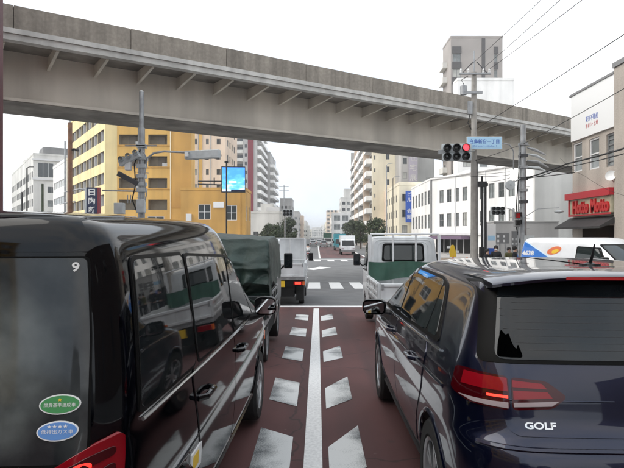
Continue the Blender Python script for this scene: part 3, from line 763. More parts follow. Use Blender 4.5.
bs_ = bxp('blue_sign', 'sign_blue', w, .95, 2.15, -1.2, -.9, 3.9, 9.2)
for k, ch in enumerate('ビル 会館'): 
    if ch != ' ': text_part('sign_lettering', ch, .85, 'sign_white', bs_, facing((1.55, -1.203, 8.6 - .95 * k), (0, -1, 0)), .01)
# white corner building
ang = math.atan2(-.93, .36)
wc = thing('corner_building', 'large white three storey building with a slanted corner across the junction', 'building', (15.9, 80, 0))
KW = ('frame_grey', 'curtain_glass', (1, 1))
HC = 10.35
w1 = wall_block('wall', wc, 'white_wall', 12, 17, G, HC, {'left': [(1.5 + 2.6 * i, z, 3.0 + 2.6 * i, z + 2.0, KW, .16) for i in range(6) for z in (3.6, 7.0)]}, parapet=.25)
L2 = 20
hol = [(2.0 + 1.75 * i, z, 3.05 + 1.75 * i, z + 1.75, KW, .18) for i in range(10) for z in (3.75, 6.95)]
hol += [(1.2, .2, 9.0, 2.4, None, 1.2)]
w2 = wall_block('wall', wc, 'white_wall', L2, 14, G, HC - .03, {'front': hol}, recess='shop_dark', rz=ang, parapet=.25)
w3 = bxp('end_wall', 'light_wall', w2, L2 + .005, L2 + .12, .05, 13.9, G, HC + G + .8)  # painted greyer than the white front to carry the shade on this end
for u in (5.6, 10.4):
    for z in (2.55, 5.6): part('window', window_mesh(.75, 1.7, *DK), w3, (L2 + .13, u, z), R(90))
bxp('ledge', 'frame_white', w2, .02, L2, -.28, -.005, 1.72, 1.95); bxp('ledge', 'grey_wall', w2, -.1, L2, -.14, -.005, HC + G - .12, HC + G + .02)
for u, d_, a_, h_ in ((3, 3, 1.6, 1.0), (8, 4, 1.1, .8), (13, 2.5, 2.2, 1.3)): bxp('roof_unit', 'frame_white', w2, u, u + a_, d_, d_ + 1, HC + G, HC + G + h_)
for u in (5.8, 11.9, 15.4): bxp('downpipe', 'frame_white', w2, u, u + .1, -.12, -.01, 1.96, HC + G - .13)
bxp('awning', 'purple_awning', w2, 1.4, 8.8, -1.3, -.005, 1.15, 1.6); bxp('downpipe', 'frame_grey', w2, .02, .18, -.2, -.01, G, 9.3)
for i in range(6): bxp('shop_mullion', 'frame_white', w2, 1.35 + 1.48 * i, 1.45 + 1.48 * i, .12, .2, G + .2, G + 2.39)
# tower far behind the elevated road
t = thing('tower_block', 'grey brown tower block with dark window bays rising above the elevated road', 'building', (25.6, 110, 0))
KB = ('frame_grey', 'curtain_glass', (1, 0))
w = wall_block('wall', t, 'tower_wall', 9.9, 7, G, 40.4, {'front': grid(.35, 1, 1, 3.4, 2.95, 12, 1.55, 1.5, KB) + grid(8.3, 1, 1, 3.4, 2.95, 12, .6, 1.4, KB), 'left': grid(1, 4, 1, 3.4, 2.95, 12, 1.5, 1.5, KB)}, parapet=.4)
for k in range(13): bxp('window_bay', 'tower_dark', w, .25, 2.0, -.1, -.004, G + 2.0 + 2.95 * k, G + 3.35 + 2.95 * k)
bxp('wall_strip', 'tower_dark', w, 5.9, 6.55, -.08, -.004, G + 30, 39.4); 
for k in range(13): bxp('wall_strip', 'tower_dark', w, 8.2, 9.0, -.08, -.004, G + 1.95 + 2.95 * k, G + 3.3 + 2.95 * k)
balconies(w, 'left', 10.3, 7, .3, 5.4, 1, 2.2, 2.95, 12, 3.8, .8, 1.1, 'light_wall')
t = thing('penthouse_block', 'plain white block in front of the base of the tower above the elevated road', 'building', (25.4, 104, 0))
w = wall_block('wall', t, 'white_wall', 10.2, 3, G, 30.6, {'front': grid(1, 3, 3, 3, 3, 6, 1.4, 1.4)})
# take-away shop building on the right
HX = 12.0
hb = thing('shop_building', 'beige shop building with a red sign board and a blank white hoarding on the right', 'building', (HX, 19, 0))
KH = ('frame_white', 'curtain_glass', (0, 1))
HL = 8.0
def hy(px): return HX * 575 / (px - 317)
hol = [(19 + HL - hy(p) - .45, zz, 19 + HL - hy(p) + .45, zz + 1.35, k_, .16) for p, zz, k_ in ((577.5, 4.55, KH), (594, 4.5, KH), (612, 4.45, ('frame_grey', 'curtain_glass', (0, 5))))]
hol = [(a, b_ + .3, c, d + .3, k_, e) for a, b_, c, d, k_, e in hol]
hol += [(1.0, .35, 4.4, 2.35, None, 1.6)]
w = wall_block('wall', hb, 'beige_wall', 14, HL, -.3, 8.2, {'left': hol, 'front': grid(2, 3, 3, 4.6, 1, 1, 1.2, 1.4)}, recess='shop_dark', parapet=0)
y62 = hy(617) - 19
bxp('hoarding', 'sign_white', w, -.10, -.004, y62, HL - .05, 6.0, 8.1)
bxp('coping', 'frame_grey', w, -.14, .3, y62, HL + .05, 8.103, 8.2)
text_part('hoarding_lettering', '東京不動産', .4, 'sign_blue', w, facing((-.102, hy(594) - 19, 6.75), (-1, 0, 0)), .004, fit=(1.1, .26))
text_part('hoarding_lettering', 'すまい・土地', .3, 'sign_red', w, facing((-.102, hy(594) - 19, 6.45), (-1, 0, 0)), .004, fit=(1.1, .20))
pl = bxp('pillar', 'beige_wall', w, -.14, -.004, 2.2, y62 - .02, -.3, 8.3, bevel=.03)
bxp('pillar_cap', 'frame_grey', w, -.2, .1, 2.15, y62 + .02, 8.303, 8.5)
sb = bxp('sign_board', 'sign_beige', w, -.22, -.004, y62 + .02, HL - .1, 2.55, 3.25)
bxp('sign_band', 'sign_red', w, -.34, -.004, y62 - .01, HL + .08, 3.253, 3.55)
bxp('sign_edge', 'sign_red', w, -.25, -.224, y62 + .02, HL - .1, 2.49, 2.56); bxp('sign_edge', 'sign_red', w, -.25, -.224, HL - .22, HL - .1, 2.56, 3.25)
text_part('sign_lettering', 'Hotto Motto', .8, 'deep_red', sb, facing((-.222, 5.75, 2.89), (-1, 0, 0)), .07, bold=.03, fit=(3.25, .60))
aw = MB(); aw.prism([(-.75, 2.0), (-.75, 1.92), (-.004, 2.16), (-.004, 2.44)], 'y', y62 - .1, HL + .25); aw.build('awning', 'awning', w)
for k in range(3): bxp('menu_panel', 'warm_lamp', w, 1.35, 1.42, HL - 2.0 - 1.0 * k, HL - 1.3 - 1.0 * k, 1.1, 1.65)
bxp('counter', 'frame_grey', w, .2, .8, HL - 4.2, HL - 1.2, -.3, .7)
dsh = MB(); dsh.lathe([(-.0, .01), (-.02, .15), (-.07, .30), (-.15, .38), (-.14, .385), (-.05, .3), (.02, .02)], 28, 'x')
ds = dsh.build('satellite_dish', 'sign_white', None, smooth=True); ds.location = (HX - .2, 23.05, 1.6 + 60 * 23.05 / 575); ds.scale = (.55, .55, .55); ds.rotation_euler = (0, R(12), R(40))
tag(ds, 'white round satellite dish mounted on the beige wall above the red sign', 'satellite dish')
MB().tube([(.03, 0, 0), (.12, 0, -.2), (.5, 0, -.35)], .025).build('dish_bracket', 'galv', ds)
# ---------------------------------------------------------------- trees
def tree(label, x, y, h, cr, leaf='leaf_dark', n=2600, squash=1.0, seed=0, group=None):
    rnd = random.Random(seed); z0 = gz(y) - .02
    t = thing('street_tree', label, 'tree', (x, y, z0), 0, group)
    tr = MB(); tr.tube([(0, 0, 0), (.05, .02, h * .3), (-.03, .05, h * .6), (.04, 0, h * .9)], [h * .035, h * .028, h * .018, .02], 8)
    cl = []
    for i in range(9):
        a = rnd.uniform(0, 6.28); r = cr * rnd.uniform(.15, .75); zz = h * rnd.uniform(.38, .92)
        r *= 1 - .55 * max(0, zz / h - .6) / .4
        c = Vector((r * math.cos(a), r * math.sin(a), zz)); cl.append((c, cr * rnd.uniform(.32, .55)))
        tr.tube([(0, 0, h * .3 + .25 * (zz - h * .3)), tuple(c)], [h * .014, .015], 5)
    tr.build('trunk', 'bark', t)
    for part_m, frac in (('leaf_dark', .55), ('leaf_mid', .45)):
        f = MB()
        for i in range(int(n * frac)):
            c, rad = rnd.choice(cl); d = Vector((rnd.gauss(0, 1), rnd.gauss(0, 1), rnd.gauss(0, .8) * squash)).normalized() * rad * rnd.uniform(.35, 1.08) ** .6
            p = c + d; s = cr * rnd.uniform(.035, .085); q = Vector((rnd.gauss(0, 1), rnd.gauss(0, 1), rnd.gauss(0, 1))).normalized(); u = q.orthogonal().normalized(); v = q.cross(u)
            f.quad(p - u * s - v * s * .6, p + u * s - v * s * .5, p + u * s * .8 + v * s * .6, p - u * s * .7 + v * s * .7)
        f.build('crown', part_m, t)
    return t
for i, a in enumerate([('dark bushy tree behind the white truck, nearest on the left of the street', -4.9, 72, 3.4, 1.3), ('dark tree on the left, second along the pavement past the signal', -6.6, 92, 4.2, 1.7), ('tall dark tree on the left beneath the small far traffic signal', -5.8, 118, 5.8, 2.2),
        ('dark tree on the left behind the far traffic signal post', -9.3, 108, 4.8, 1.9), ('small round dark tree leaning over the left kerb beside the scooter', -3.6, 84, 3.0, 1.15)]):
    tree(a[0], *a[1:], seed=i + 3, group='trees along the left of the street')
for i, a in enumerate([('wide dark tree right of the road just left of the kerbside light truck', 9.4, 92, 5.0, 2.0), ('rounded tree on the right pavement behind the white box truck', 8.2, 108, 4.6, 1.9), ('low bushy tree on the right, farthest along the pavement', 9.0, 140, 5.6, 3.0), ('tall dark tree tight against the cream slab block', 8.4, 78, 3.6, 1.25)]):
    tree(a[0], *a[1:], seed=i + 20, group='trees along the right of the street')
# ---------------------------------------------------------------- poles, signals, signs
def pole_steps(parent, z0, z1, x=.0, r=.14):
    m = MB().tube([(-.28, 0, 0), (.28, 0, 0)], .012, 5).mesh('step_rung', 'galv')
    z = z0
    while z < z1: part('step_rung', m, parent, (x, 0, z), R(40) if int(z * 10) % 2 else R(-40)); z += .45
def signal_head(parent, rows, lit=(0, 2), W_=1.36, loc=(0, 0, 0), rz=0):
    """lens order left to right; front is -y"""
    h = bpy.data.objects.new('signal_head', None)
    b = MB(); hh = .40
    for k in range(rows): b.box(-W_ / 2 + (.03 * k), W_ / 2 + .03 * k * 0, -.11, .11, -hh * k - hh / 2 + .006, -hh * k + hh / 2 - .006)
    o = b.build('signal_case', 'signal_case', parent, bevel=.03); o.location = loc; o.rotation_euler = (0, 0, rz)
    ring = MB(); ring.lathe([(-.16, .165), (-.34, .17), (-.34, .155), (-.118, .15)], 20, 'y').lathe([(-.113, .185), (-.16, .185), (-.16, .15)], 20, 'y')
    rme = ring.mesh('visor', 'lens_ring', smooth=True)
    lens = {m: MB().lathe([(-.118, .15), (-.15, .10), (-.158, .001)], 20, 'y').mesh('lens', m, smooth=True) for m in ('lens_off', 'signal_red')}
    for r in range(rows):
        for c in range(3):
            p = (-.42 + .42 * c, 0, -hh * r)
            part('visor', rme, o, p); part('lens', lens['signal_red' if (r, c) == lit else 'lens_off'], o, p)
    return o
# right-hand utility pole carrying signal and street name
PY = 27
X1 = (474 - 317) / 575 * PY
p1 = thing('utility_pole', 'tall concrete utility pole with crossarms, standing right of the six lens traffic signal', 'utility pole', (X1, PY, gz(PY)))
zt = 1.6 + 183 * PY / 575 - gz(PY)
MB().tube([(0, 0, 0), (0, 0, zt * .5), (0, 0, zt - .9)], [.17, .145, .115], 14).build('shaft', 'pole_concrete', p1, smooth=True)
MB().tube([(0, 0, zt - .9), (0, 0, zt + .1)], .035, 8).build('top_rod', 'galv', p1)
ca = bxp('crossarm', 'galv', p1, -.75, .75, -.18, -.10, zt - 1.05, zt - .97)
ca.rotation_euler = (0, 0, 0)
ins = MB().lathe([(0, .04), (.05, .055), (.08, .03), (.11, .055), (.16, .03), (.2, .035)], 10, 'z').mesh('insulator', 'sign_white', smooth=True)
for x in (-.65, -.3, .4, .68): part('insulator', ins, p1, (x, -.14, zt - .968))
for sx in (-1, 1): MB().tube([(sx * .6, -.14, zt - 1.0), (sx * .08, -.14, zt - .45)], .02, 6).build('stay_brace', 'dark_insulator', p1)
MB().lathe([(0, .01), (.01, .15), (.42, .16), (.44, .1), (.5, .02)], 14, 'z', (-.52, -.1, zt - 2.0)).build('transformer', 'galv', p1, smooth=True)
MB().tube([(-.5, -.1, zt - 1.5), (-.62, -.1, zt - 1.3), (-.3, -.1, zt - 1.1)], .02, 6).build('lead_wire', 'cable', p1)
bxp('crossarm', 'galv', p1, -.6, .35, -.2, -.13, zt - 1.95, zt - 1.83); bxp('junction_box', 'galv', p1, -.33, -.12, -.2, .0, zt - 2.9, zt - 2.3)
MB().tube([(-.2, -.05, zt - 2.9), (-.3, -.06, zt - 3.3), (-.14, -.05, zt - 3.6)], .02, 6).build('lead_wire', 'cable', p1)
bxp('pole_band', 'dark_insulator', p1, -.15, .15, -.16, .15, zt - 4.2, zt - 4.1)
MB().tube([(.12, -.1, .2), (.12, -.1, zt - 5.2), (.05, -.1, zt - 5.0)], .03, 6).build('conduit', 'pole_black', p1)
ts = thing('traffic_signal', 'white six lens traffic signal showing red, beside the blue lettered street name sign', 'traffic signal', (X1, PY - .35, 1.6 + (236 - 149) * (PY - .4) / 575))
MB().tube([(.0, .2, -.05), (-.35, .12, -.12), (-1.55, .12, -.12)], .04, 8).build('arm', 'signal_case', ts, smooth=True)
sg = signal_head(ts, 2, (0, 2), loc=(-.92, 0, .04), rz=R(-6))
bxp('arm_clamp', 'galv', ts, -1.75, -1.5, -.05, .15, -.22, -.04)
sn = thing('street_name_sign', 'pale blue street name sign in Japanese hung from the concrete pole', 'street sign', (X1 + .37, PY - .4, 1.6 + 93 * (PY - .4) / 575))
bd = bxp('sign_board', 'sign_white', sn, -.82, .82, -.03, .03, -.30, .30, bevel=.02)
bxp('sign_face', 'sign_paleblue', sn, -.79, .79, -.034, -.031, -.27, .27)
fr = MB(); fr.box(-.74, .74, -.0375, -.0345, -.22, .24); fr.build('sign_panel', 'sign_paleblue', sn)
text_part('sign_lettering', '白鳥新宿一丁目', .3, 'sign_blue', sn, facing((0, -.0380, .07), (0, -1, 0)), .003, bold=.004, fit=(1.36, .22))
text_part('sign_lettering', 'Shiratori-niijuku 1', .1, 'sign_blue', sn, facing((0, -.0380, -.15), (0, -1, 0)), .003, fit=(1.1, .09))
MB().tube([(.8, .05, .0), (1.2, .1, -.06), (1.42, .2, -.35), (1.45, .3, -1.2)], .03, 8).build('bracket', 'galv', sn, smooth=True)
# black posts by the signal pole
for dx, y, top, lab in ((482, 26, 176, 'thin black post with a black collar just right of the concrete signal pole'), (485.5, 26.4, 186, 'black post carrying a pale side panel, right of the concrete signal pole')):
    X = (dx - 317) / 575 * y; t = thing('sign_post', lab, 'post', (X, y, gz(y)))
    z1 = 1.6 + (236 - top) * y / 575 - gz(y)
    MB().tube([(0, 0, 0), (0, 0, z1)], .055, 10).build('shaft', 'pole_black', t)
    if dx < 484:
        bxp('collar', 'pole_black', t, -.2, .2, -.09, .09, z1 - .5, z1 - .25); bxp('base_box', 'pole_black', t, -.11, .07, -.12, .12, 0, 1.6)
    else: bxp('side_panel', 'sign_white', t, -.13, -.06, -.03, .03, .6, z1 - .3); bxp('cap', 'pole_black', t, -.18, .1, -.07, .07, z1 + .002, z1 + .12)
# galvanised pole with the cable joints
PY2 = 25; X2 = (523 - 317) / 575 * PY2
p2 = thing('utility_pole', 'galvanised pole with cable closures and a pedestrian signal, left of the red sign shop', 'utility pole', (X2, PY2, gz(PY2)))
z2 = 1.6 + 111 * PY2 / 575 - gz(PY2)
MB().tube([(0, 0, 0), (0, 0, z2)], [.16, .12], 14).build('shaft', 'galv', p2, smooth=True)
pole_steps(p2, 2.4, z2 - .6)
for k in range(4):
    MB().tube([(.15, -.1, z2 - 1.0 - .28 * k), (.5 + .05 * k, -.1, z2 - 1.1 - .26 * k), (.95 + .06 * k, -.1, z2 - 1.32 - .27 * k)], [.03, .065, .03], 8).build('cable_closure', ('galv', 'signal_case')[k % 2], p2, smooth=True)
for k in range(6): bxp('pole_band', ('galv', 'dark_insulator')[k % 2], p2, -.16, .16, -.17, .16, z2 - .9 - .5 * k, z2 - .78 - .5 * k)
MB().tube([(-.16, -.05, 1.8), (-.35, -.08, 2.6), (-.3, -.08, 3.6), (-.14, -.05, z2 - 1.2)], .025, 6).build('conduit', 'cable', p2, smooth=True)
MB().tube([(-.2, -.05, 1.2), (-.24, -.08, 2.6), (-.22, -.08, 3.6), (-.18, -.05, z2 - .8)], .03, 6).build('conduit', 'galv', p2, smooth=True)
bxp('meter_box', 'signal_case', p2, -.02, .35, -.4, -.15, 1.55, 2.1); bxp('meter_box', 'pole_black', p2, -.05, .42, -.42, -.16, 1.2, 1.5)
MB().tube([(0, -.15, 2.9), (.6, -.15, 3.25), (1.5, -.15, 3.3)], .018, 6).build('lamp_arm', 'galv', p2, smooth=True)
MB().lathe([(0, .03), (.06, .2), (.10, .2), (.16, .05)], 14, 'z', (1.5, -.15, 3.05)).build('lamp_shade', 'signal_case', p2, smooth=True)
MB().lathe([(-.09, .02), (-.09, .20), (.09, .20), (.09, .02)], 18, 'y', (-.6, -.1, z2 - 2.62)).build('cable_drum', 'signal_case', p2, smooth=True)
MB().tube([(-.6, -.1, z2 - 2.6), (-.1, -.1, z2 - 2.3)], .025).build('drum_bracket', 'galv', p2)
ps = thing('pedestrian_signal', 'pedestrian signal showing red on the left of the galvanised pole', 'pedestrian signal', (X2 - .34, PY2 - .25, 1.6 + 16.5 * PY2 / 575))
b = MB(); b.box(-.13, .13, -.1, .1, -.32, -.008); b.box(-.13, .13, -.1, .1, .008, .32); b.build('signal_case', 'frame_grey', ps, bevel=.02)
bxp('lens', 'dim_red', ps, -.09, .09, -.108, -.102, .06, .26, bevel=.002); bxp('lens', 'lens_off', ps, -.09, .09, -.108, -.102, -.26, -.06)
for z in (.0, -.325): MB().prism([(-.12, z + .29), (.12, z + .29), (.12, z + .10), (.115, z + .10), (.115, z + .285), (-.115, z + .285), (-.115, z + .10), (-.12, z + .10)], 'y', -.24, -.101).build('visor', 'lens_ring', ps)
MB().tube([(0, .05, .3), (.3, .2, .32)], .03).build('bracket', 'galv', ps)
# far signals
def far_signal(label, x, y, zc, dirx, ln, board=False):
    t = thing('traffic_signal', label, 'traffic signal', (x, y, gz(y)))
    z1 = zc - gz(y)
    MB().tube([(0, 0, 0), (0, 0, z1 + .3)], .09, 8).build('post', 'galv', t)
    MB().tube([(0, 0, z1 + .1), (dirx * ln * .3, 0, z1 + .28), (dirx * ln, 0, z1 + .25)], .045, 6).build('arm', 'galv', t)
    s_ = signal_head(t, 2, (9, 9), loc=(dirx * (ln - .6), -.2, z1 + .22))
    if board: bxp('name_board', 'sign_white', t, -2.1 - .3, -.6, -.1, -.04, z1 + .2, z1 + .75)
    return t
far_signal('small far traffic signal with dark lenses behind the galvanised pole on the right', 11.2 + 7.6, 55, 1.6 + 25 * 55 / 575, -1, 2.2)
far_signal('far traffic signal with a white name board, left of street beyond the white truck', -4.2, 75, 1.6 + 23 * 75 / 575, 1, 1.0, True)
for px, y, top, r_, lab in ((280, 74, 205, .06, 'thin pale post under the white name board left of the street'), (386.5, 62, 165, .05, 'slender grey lamp post before the cream block, left one of the pair'), (393, 60, 178, .04, 'slender dark post before the cream block, right one of the pair'), (284, 190, 185, .14, 'distant utility pole with crossarms above the left side trees')):
    X = (px - 317) / 575 * y; t = thing('street_post', lab, 'post', (X, y, gz(y))); z1 = 1.6 + (236 - top) * y / 575 - gz(y)
    MB().tube([(0, 0, 0), (0, 0, z1)], [r_ * 1.3, r_], 8).build('shaft', 'pole_black' if px == 393 else 'galv', t)
    if px == 284:
        for k in (0, 1): bxp('crossarm', 'galv', t, -1.6, 1.6, -.1, .1, z1 - .6 - 1.2 * k, z1 - .4 - 1.2 * k)
    else: MB().tube([(0, 0, z1 - .02), (.2, 0, z1 + .15), (.7, 0, z1 + .2)], .03, 6).build('lamp_arm', 'galv', t)
# left utility pole with the clutter
PY3 = 21; X3 = (141.5 - 317) / 575 * PY3
p3 = thing('utility_pole', 'galvanised utility pole crowded with signal boxes and cables in front of the yellow flats', 'utility pole', (X3, PY3, gz(PY3)))
z3 = 1.6 + 144 * PY3 / 575 - gz(PY3)
def pz(py): return 1.6 + (236 - py) * PY3 / 575 - gz(PY3)
def pxx(px): return (px - 141.5) * PY3 / 575
MB().tube([(0, 0, 0), (0, 0, pz(128))], .125, 14).build('shaft', 'galv', p3, smooth=True)
MB().tube([(0, 0, pz(128)), (0, 0, z3)], .085, 12).build('shaft', 'galv', p3, smooth=True)
MB().lathe([(0, .085), (.04, .06), (.07, .001)], 12, 'z', (0, 0, z3)).build('cap', 'sign_white', p3, smooth=True)
pole_steps(p3, 2.5, pz(140))
for py in (148, 160, 168, 178, 186, 192): bxp('pole_band', 'signal_case', p3, -.15, .17, -.16, .15, pz(py), pz(py) + .13)
hd = MB(); hd.box(-.75, .2, -.12, .12, -.13, .13, Matrix.Rotation(R(-26), 4, 'Y')); o = hd.build('signal_back', 'signal_case', p3, bevel=.03); o.location = (-.15, -.2, pz(157)); o.scale = (.85, 1, .85)
for i in range(3):
    MB().lathe([(-.16, .09), (.0, .10), (.02, .05)], 12, 'y', (-.62 + .26 * i, -.32, pz(160.5) + .12 * i)).build('visor', 'signal_case', p3, smooth=True)
bxp('speaker_box', 'frame_white', p3, -.52, -.32, -.3, -.1, pz(171), pz(162), bevel=.02)
o = MB().box(-.55, .25, -.08, .08, -.09, .09, Matrix.Rotation(R(28), 4, 'Y')).build('signal_back', 'dark_insulator', p3, bevel=.02); o.location = (-.3, -.2, pz(181))
bxp('brace', 'galv', p3, -.55, .6, -.16, -.11, pz(147), pz(147) + .05)
MB().tube([(-1.4, -.1, pz(190.5)), (-.1, -.1, pz(191.5))], .03, 6).build('arm', 'galv', p3)
MB().tube([(-.1, -.16, pz(213)), (-.28, -.2, pz(200)), (-.15, -.2, pz(185)), (-.2, -.2, pz(165)), (.0, -.16, pz(150))], .025, 6).build('cable_loop', 'cable', p3, smooth=True)
MB().tube([(.1, -.16, pz(213)), (.24, -.2, pz(195)), (.16, -.2, pz(178)), (.28, -.2, pz(160)), (.1, -.16, pz(152))], .022, 6).build('cable_loop', 'galv', p3, smooth=True)
bxp('control_box', 'signal_case', p3, -.95, -.62, -.2, .1, pz(214), pz(203), bevel=.02); bxp('control_box', 'signal_case', p3, -.1, .2, -.32, -.12, pz(213), pz(200), bevel=.02)
for px in (128, 131): MB().tube([(pxx(px), -.05, pz(203)), (pxx(px), -.05, pz(195))], .02, 5).build('conduit', 'galv', p3)
s4 = thing('traffic_signal', 'traffic signal seen edge on, on a curved arm in front of the yellow flats', 'traffic signal', (X3, PY3, 0))
zz = lambda py: 1.6 + (236 - py) * PY3 / 575
MB().tube([(.1, 0, zz(166)), (.22, 0, zz(158)), (.45, 0, zz(153)), (.85, -.05, zz(151.5)), (1.75, -.1, zz(153))], .04, 8).build('arm', 'galv', s4, smooth=True)
sc = signal_head(s4, 1, (9, 9), loc=(2.25, -.1, zz(155)), rz=R(118))
sc.rotation_euler = (R(2), R(0), R(164)); sc.scale = (1, 1, .8)
bxp('end_lamp', 'sign_white', s4, 1.62, 1.74, -.2, .02, zz(157), zz(153))
# tall vertical navy shop sign, lamp posts on the left
t = thing('shop_sign', 'navy blue vertical hanging sign with white Japanese characters before the yellow flats', 'shop sign', ((92.5 - 317) / 575 * 45, 45, 1.6 + 35 * 45 / 575))
bxp('sign_board', 'sign_navy', t, -.42, .42, -.15, .15, -1.15, 1.05); bxp('sign_edge', 'red_wall', t, .425, .60, -.14, .14, -1.15, 1.05); bxp('sign_edge', 'signal_case', t, -.56, -.425, -.14, .14, -1.15, 1.05)
for k, ch in enumerate('日陶新'): text_part('sign_lettering', ch, .6, 'sign_white', t, facing((0, -.153, .68 - .68 * k), (0, -1, 0)), .01, bold=.012, fit=(.52, .5))
MB().tube([(-.5, 0, .9), (-1.0, 0, .95), (-2.2, 0, .7), (-2.2, 0, -3.9)], .05).build('bracket', 'galv', t)
for px, y, top, r_, m, lab in ((70, 44, 123, .17, 'rust_pole', 'rusty brown lamp pole left of the yellow flats'), (65, 47, 141, .07, 'galv', 'thin pale pole tight beside the rusty brown pole'), (27, 60, 168, .07, 'pole_black', 'dark bent arm street lamp before the grey office'), (22, 70, 192, .09, 'pole_black', 'short dark post before the long side of the grey office'), (42.5, 66, 184, .13, 'leaf_dark', 'slim dark green banner post before the glazed corner of the grey office')):
    X = (px - 317) / 575 * y; t = thing('street_post', lab, 'post', (X, y, gz(y))); z1 = 1.6 + (236 - top) * y / 575 - gz(y)
    MB().tube([(0, 0, 0), (0, 0, z1)], [r_ * 1.15, r_], 10).build('shaft', m, t, smooth=True)
    if px == 27: MB().tube([(0, 0, z1), (.25, 0, z1 + .12), (.7, 0, z1 + .12)], .05, 6).build('lamp_arm', m, t)
    if px == 70:
        MB().tube([(0, 0, z1 - 2.1), (.3, 0, z1 - 2.0), (.65, 0, z1 - 2.1)], .09, 8).build('lamp_arm', 'pole_black', t); MB().tube([(0, 0, z1), (0, 0, z1 + .3)], .05).build('cap', 'galv', t)
        MB().tube([(-.8, 0, z1 - 6.2), (.4, 0, z1 - 6.0)], .04).build('arm', 'galv', t)
# LED screen and its post
y = 48; t = thing('video_screen', 'bright blue video screen showing clouds on a bracket over the ochre annex', 'screen', ((233.5 - 317) / 575 * y, y, 1.6 + 56.5 * y / 575), R(4))
bxp('cabinet', 'pole_black', t, -1.0, .98, -.12, .2, -1.08, 1.08)
lm = mat('screen_picture', (.1, .3, .8), .4); tt = lm.node_tree; bs = tt.nodes['Principled BSDF']
c = tt.nodes.new('ShaderNodeTexCoord'); mp = tt.nodes.new('ShaderNodeMapping'); mp.inputs['Scale'].default_value = (1.2, 1, 2.4); nz = tt.nodes.new('ShaderNodeTexNoise'); nz.inputs['Scale'].default_value = 1.3; nz.inputs['Detail'].default_value = 4
sxz = tt.nodes.new('ShaderNodeSeparateXYZ'); ad = tt.nodes.new('ShaderNodeMath'); ad.operation = 'MULTIPLY_ADD'; ad.inputs[1].default_value = -.26
cr_ = tt.nodes.new('ShaderNodeValToRGB'); cr_.color_ramp.elements[0].position = .38; cr_.color_ramp.elements[0].color = (.02, .20, .70, 1); cr_.color_ramp.elements[1].position = .85; cr_.color_ramp.elements[1].color = (.85, .93, 1, 1)
e = cr_.color_ramp.elements.new(.6); e.color = (.10, .45, .88, 1)
for a_, b_ in ((c.outputs['Object'], mp.inputs[0]), (mp.outputs[0], nz.inputs[0]), (c.outputs['Object'], sxz.inputs[0]), (sxz.outputs[2], ad.inputs[0]), (nz.outputs[0], ad.inputs[2]), (ad.outputs[0], cr_.inputs[0]), (cr_.outputs[0], bs.inputs['Emission Color'])): tt.links.new(a_, b_)
bs.inputs['Emission Strength'].default_value = .75; M['screen_picture'] = lm
bxp('screen', 'screen_picture', t, -.93, .94, -.126, -.122, -1.0, 1.0)
bxp('picture_cloud', 'led_cloud', t, -.35, .25, -.129, -.127, -.32, -.16); bxp('picture_strip', 'sign_navy', t, -.2, .94, -.129, -.127, -1.0, -.84)
MB().tube([(-1.0, 0, -.15), (-3.0, .6, -.1)], .05).build('bracket', 'pole_black', t); MB().tube([(-1.0, 0, -.45), (-3.0, .6, -.35)], .05).build('bracket', 'pole_black', t); MB().tube([(-1.6, .1, .15), (-1.6, .1, -.4)], .05).build('bracket', 'pole_black', t)
y = 40; t = thing('street_post', 'tall thin black post in front of the blue video screen', 'post', ((226.5 - 317) / 575 * y, y, gz(y))); z1 = 1.6 + 73 * y / 575 - gz(y)
MB().tube([(0, 0, 0), (0, 0, z1)], .055, 8).build('shaft', 'pole_black', t); bxp('cap', 'pole_black', t, -.12, .12, -.12, .12, z1 + .003, z1 + .12)
# things by the right pavement
y = 30; t = thing('banner_stand', 'tall blue and white banner stand behind the black posts on the right pavement', 'banner', ((491.5 - 317) / 575 * y, y, gz(y)))
bxp('panel', 'sign_white', t, -.22, .22, -.02, .02, .25, 2.75); 
for k, (a, c_) in enumerate(((.35, .8), (1.05, 1.5), (1.9, 2.15))): bxp('print', ('sign_paleblue', 'sign_blue', 'sign_paleblue')[k], t, -.19, .19, -.024, -.021, a, c_)
bxp('base', 'galv', t, -.3, .3, -.2, .2, 0, .2); bxp('mast', 'galv', t, -.26, -.222, -.02, .02, .2, 2.85)
for px, y, w_, h0, h1, lab in ((502.5, 32, .36, 243.5, 233, 'grey information board with white panels on two posts, right of the banner stand'), (515, 34, .2, 246, 231, 'narrow grey board dotted with white notices beside the galvanised pole')):
    t = thing('notice_board', lab, 'notice board', ((px - 317) / 575 * y, y, gz(y))); z = lambda p: 1.6 + (236 - p) * y / 575 - gz(y)
    bxp('board', 'frame_grey', t, -w_, w_, -.04, .04, z(h0), z(h1))
    for i in range(2): bxp('leg', 'galv', t, -.18 + .3 * i, -.12 + .3 * i, -.03, .03, 0, z(h0))
    for i in range(2):
        for j in range(2): bxp('notice', 'sign_white', t, -w_ * .85 + w_ * .9 * i, -w_ * .85 + w_ * .9 * i + w_ * .3, -.046, -.042, z(h0) + .08 + .26 * j, z(h0) + .2 + .26 * j)
t = thing('shed', 'low grey flat roofed shed behind the notice boards on the right', 'shed', (15.4, 50, gz(50)))
b = wall_block('wall', t, 'grey_wall', 5.6, 4, 0, 3.45, {'front': [(3.4, .9, 4.3, 2.0, DK, .12)]}, parapet=.12)
t = thing('low_wall', 'low beige kerb wall in front of the white corner building shop', 'wall', (8.6, 42, gz(42)))
for i in range(5): bxp('wall_panel', 'pink_wall', t, .8 * i, .8 * i + .78, 0, .2, 0, .62)
t = thing('warning_sign', 'yellow sign on a red post standing before the dark shop front', 'sign', ((453 - 317) / 575 * 40, 40, gz(40)))
MB().tube([(0, 0, 0), (0, 0, .9)], .05).build('post', 'orange', t)
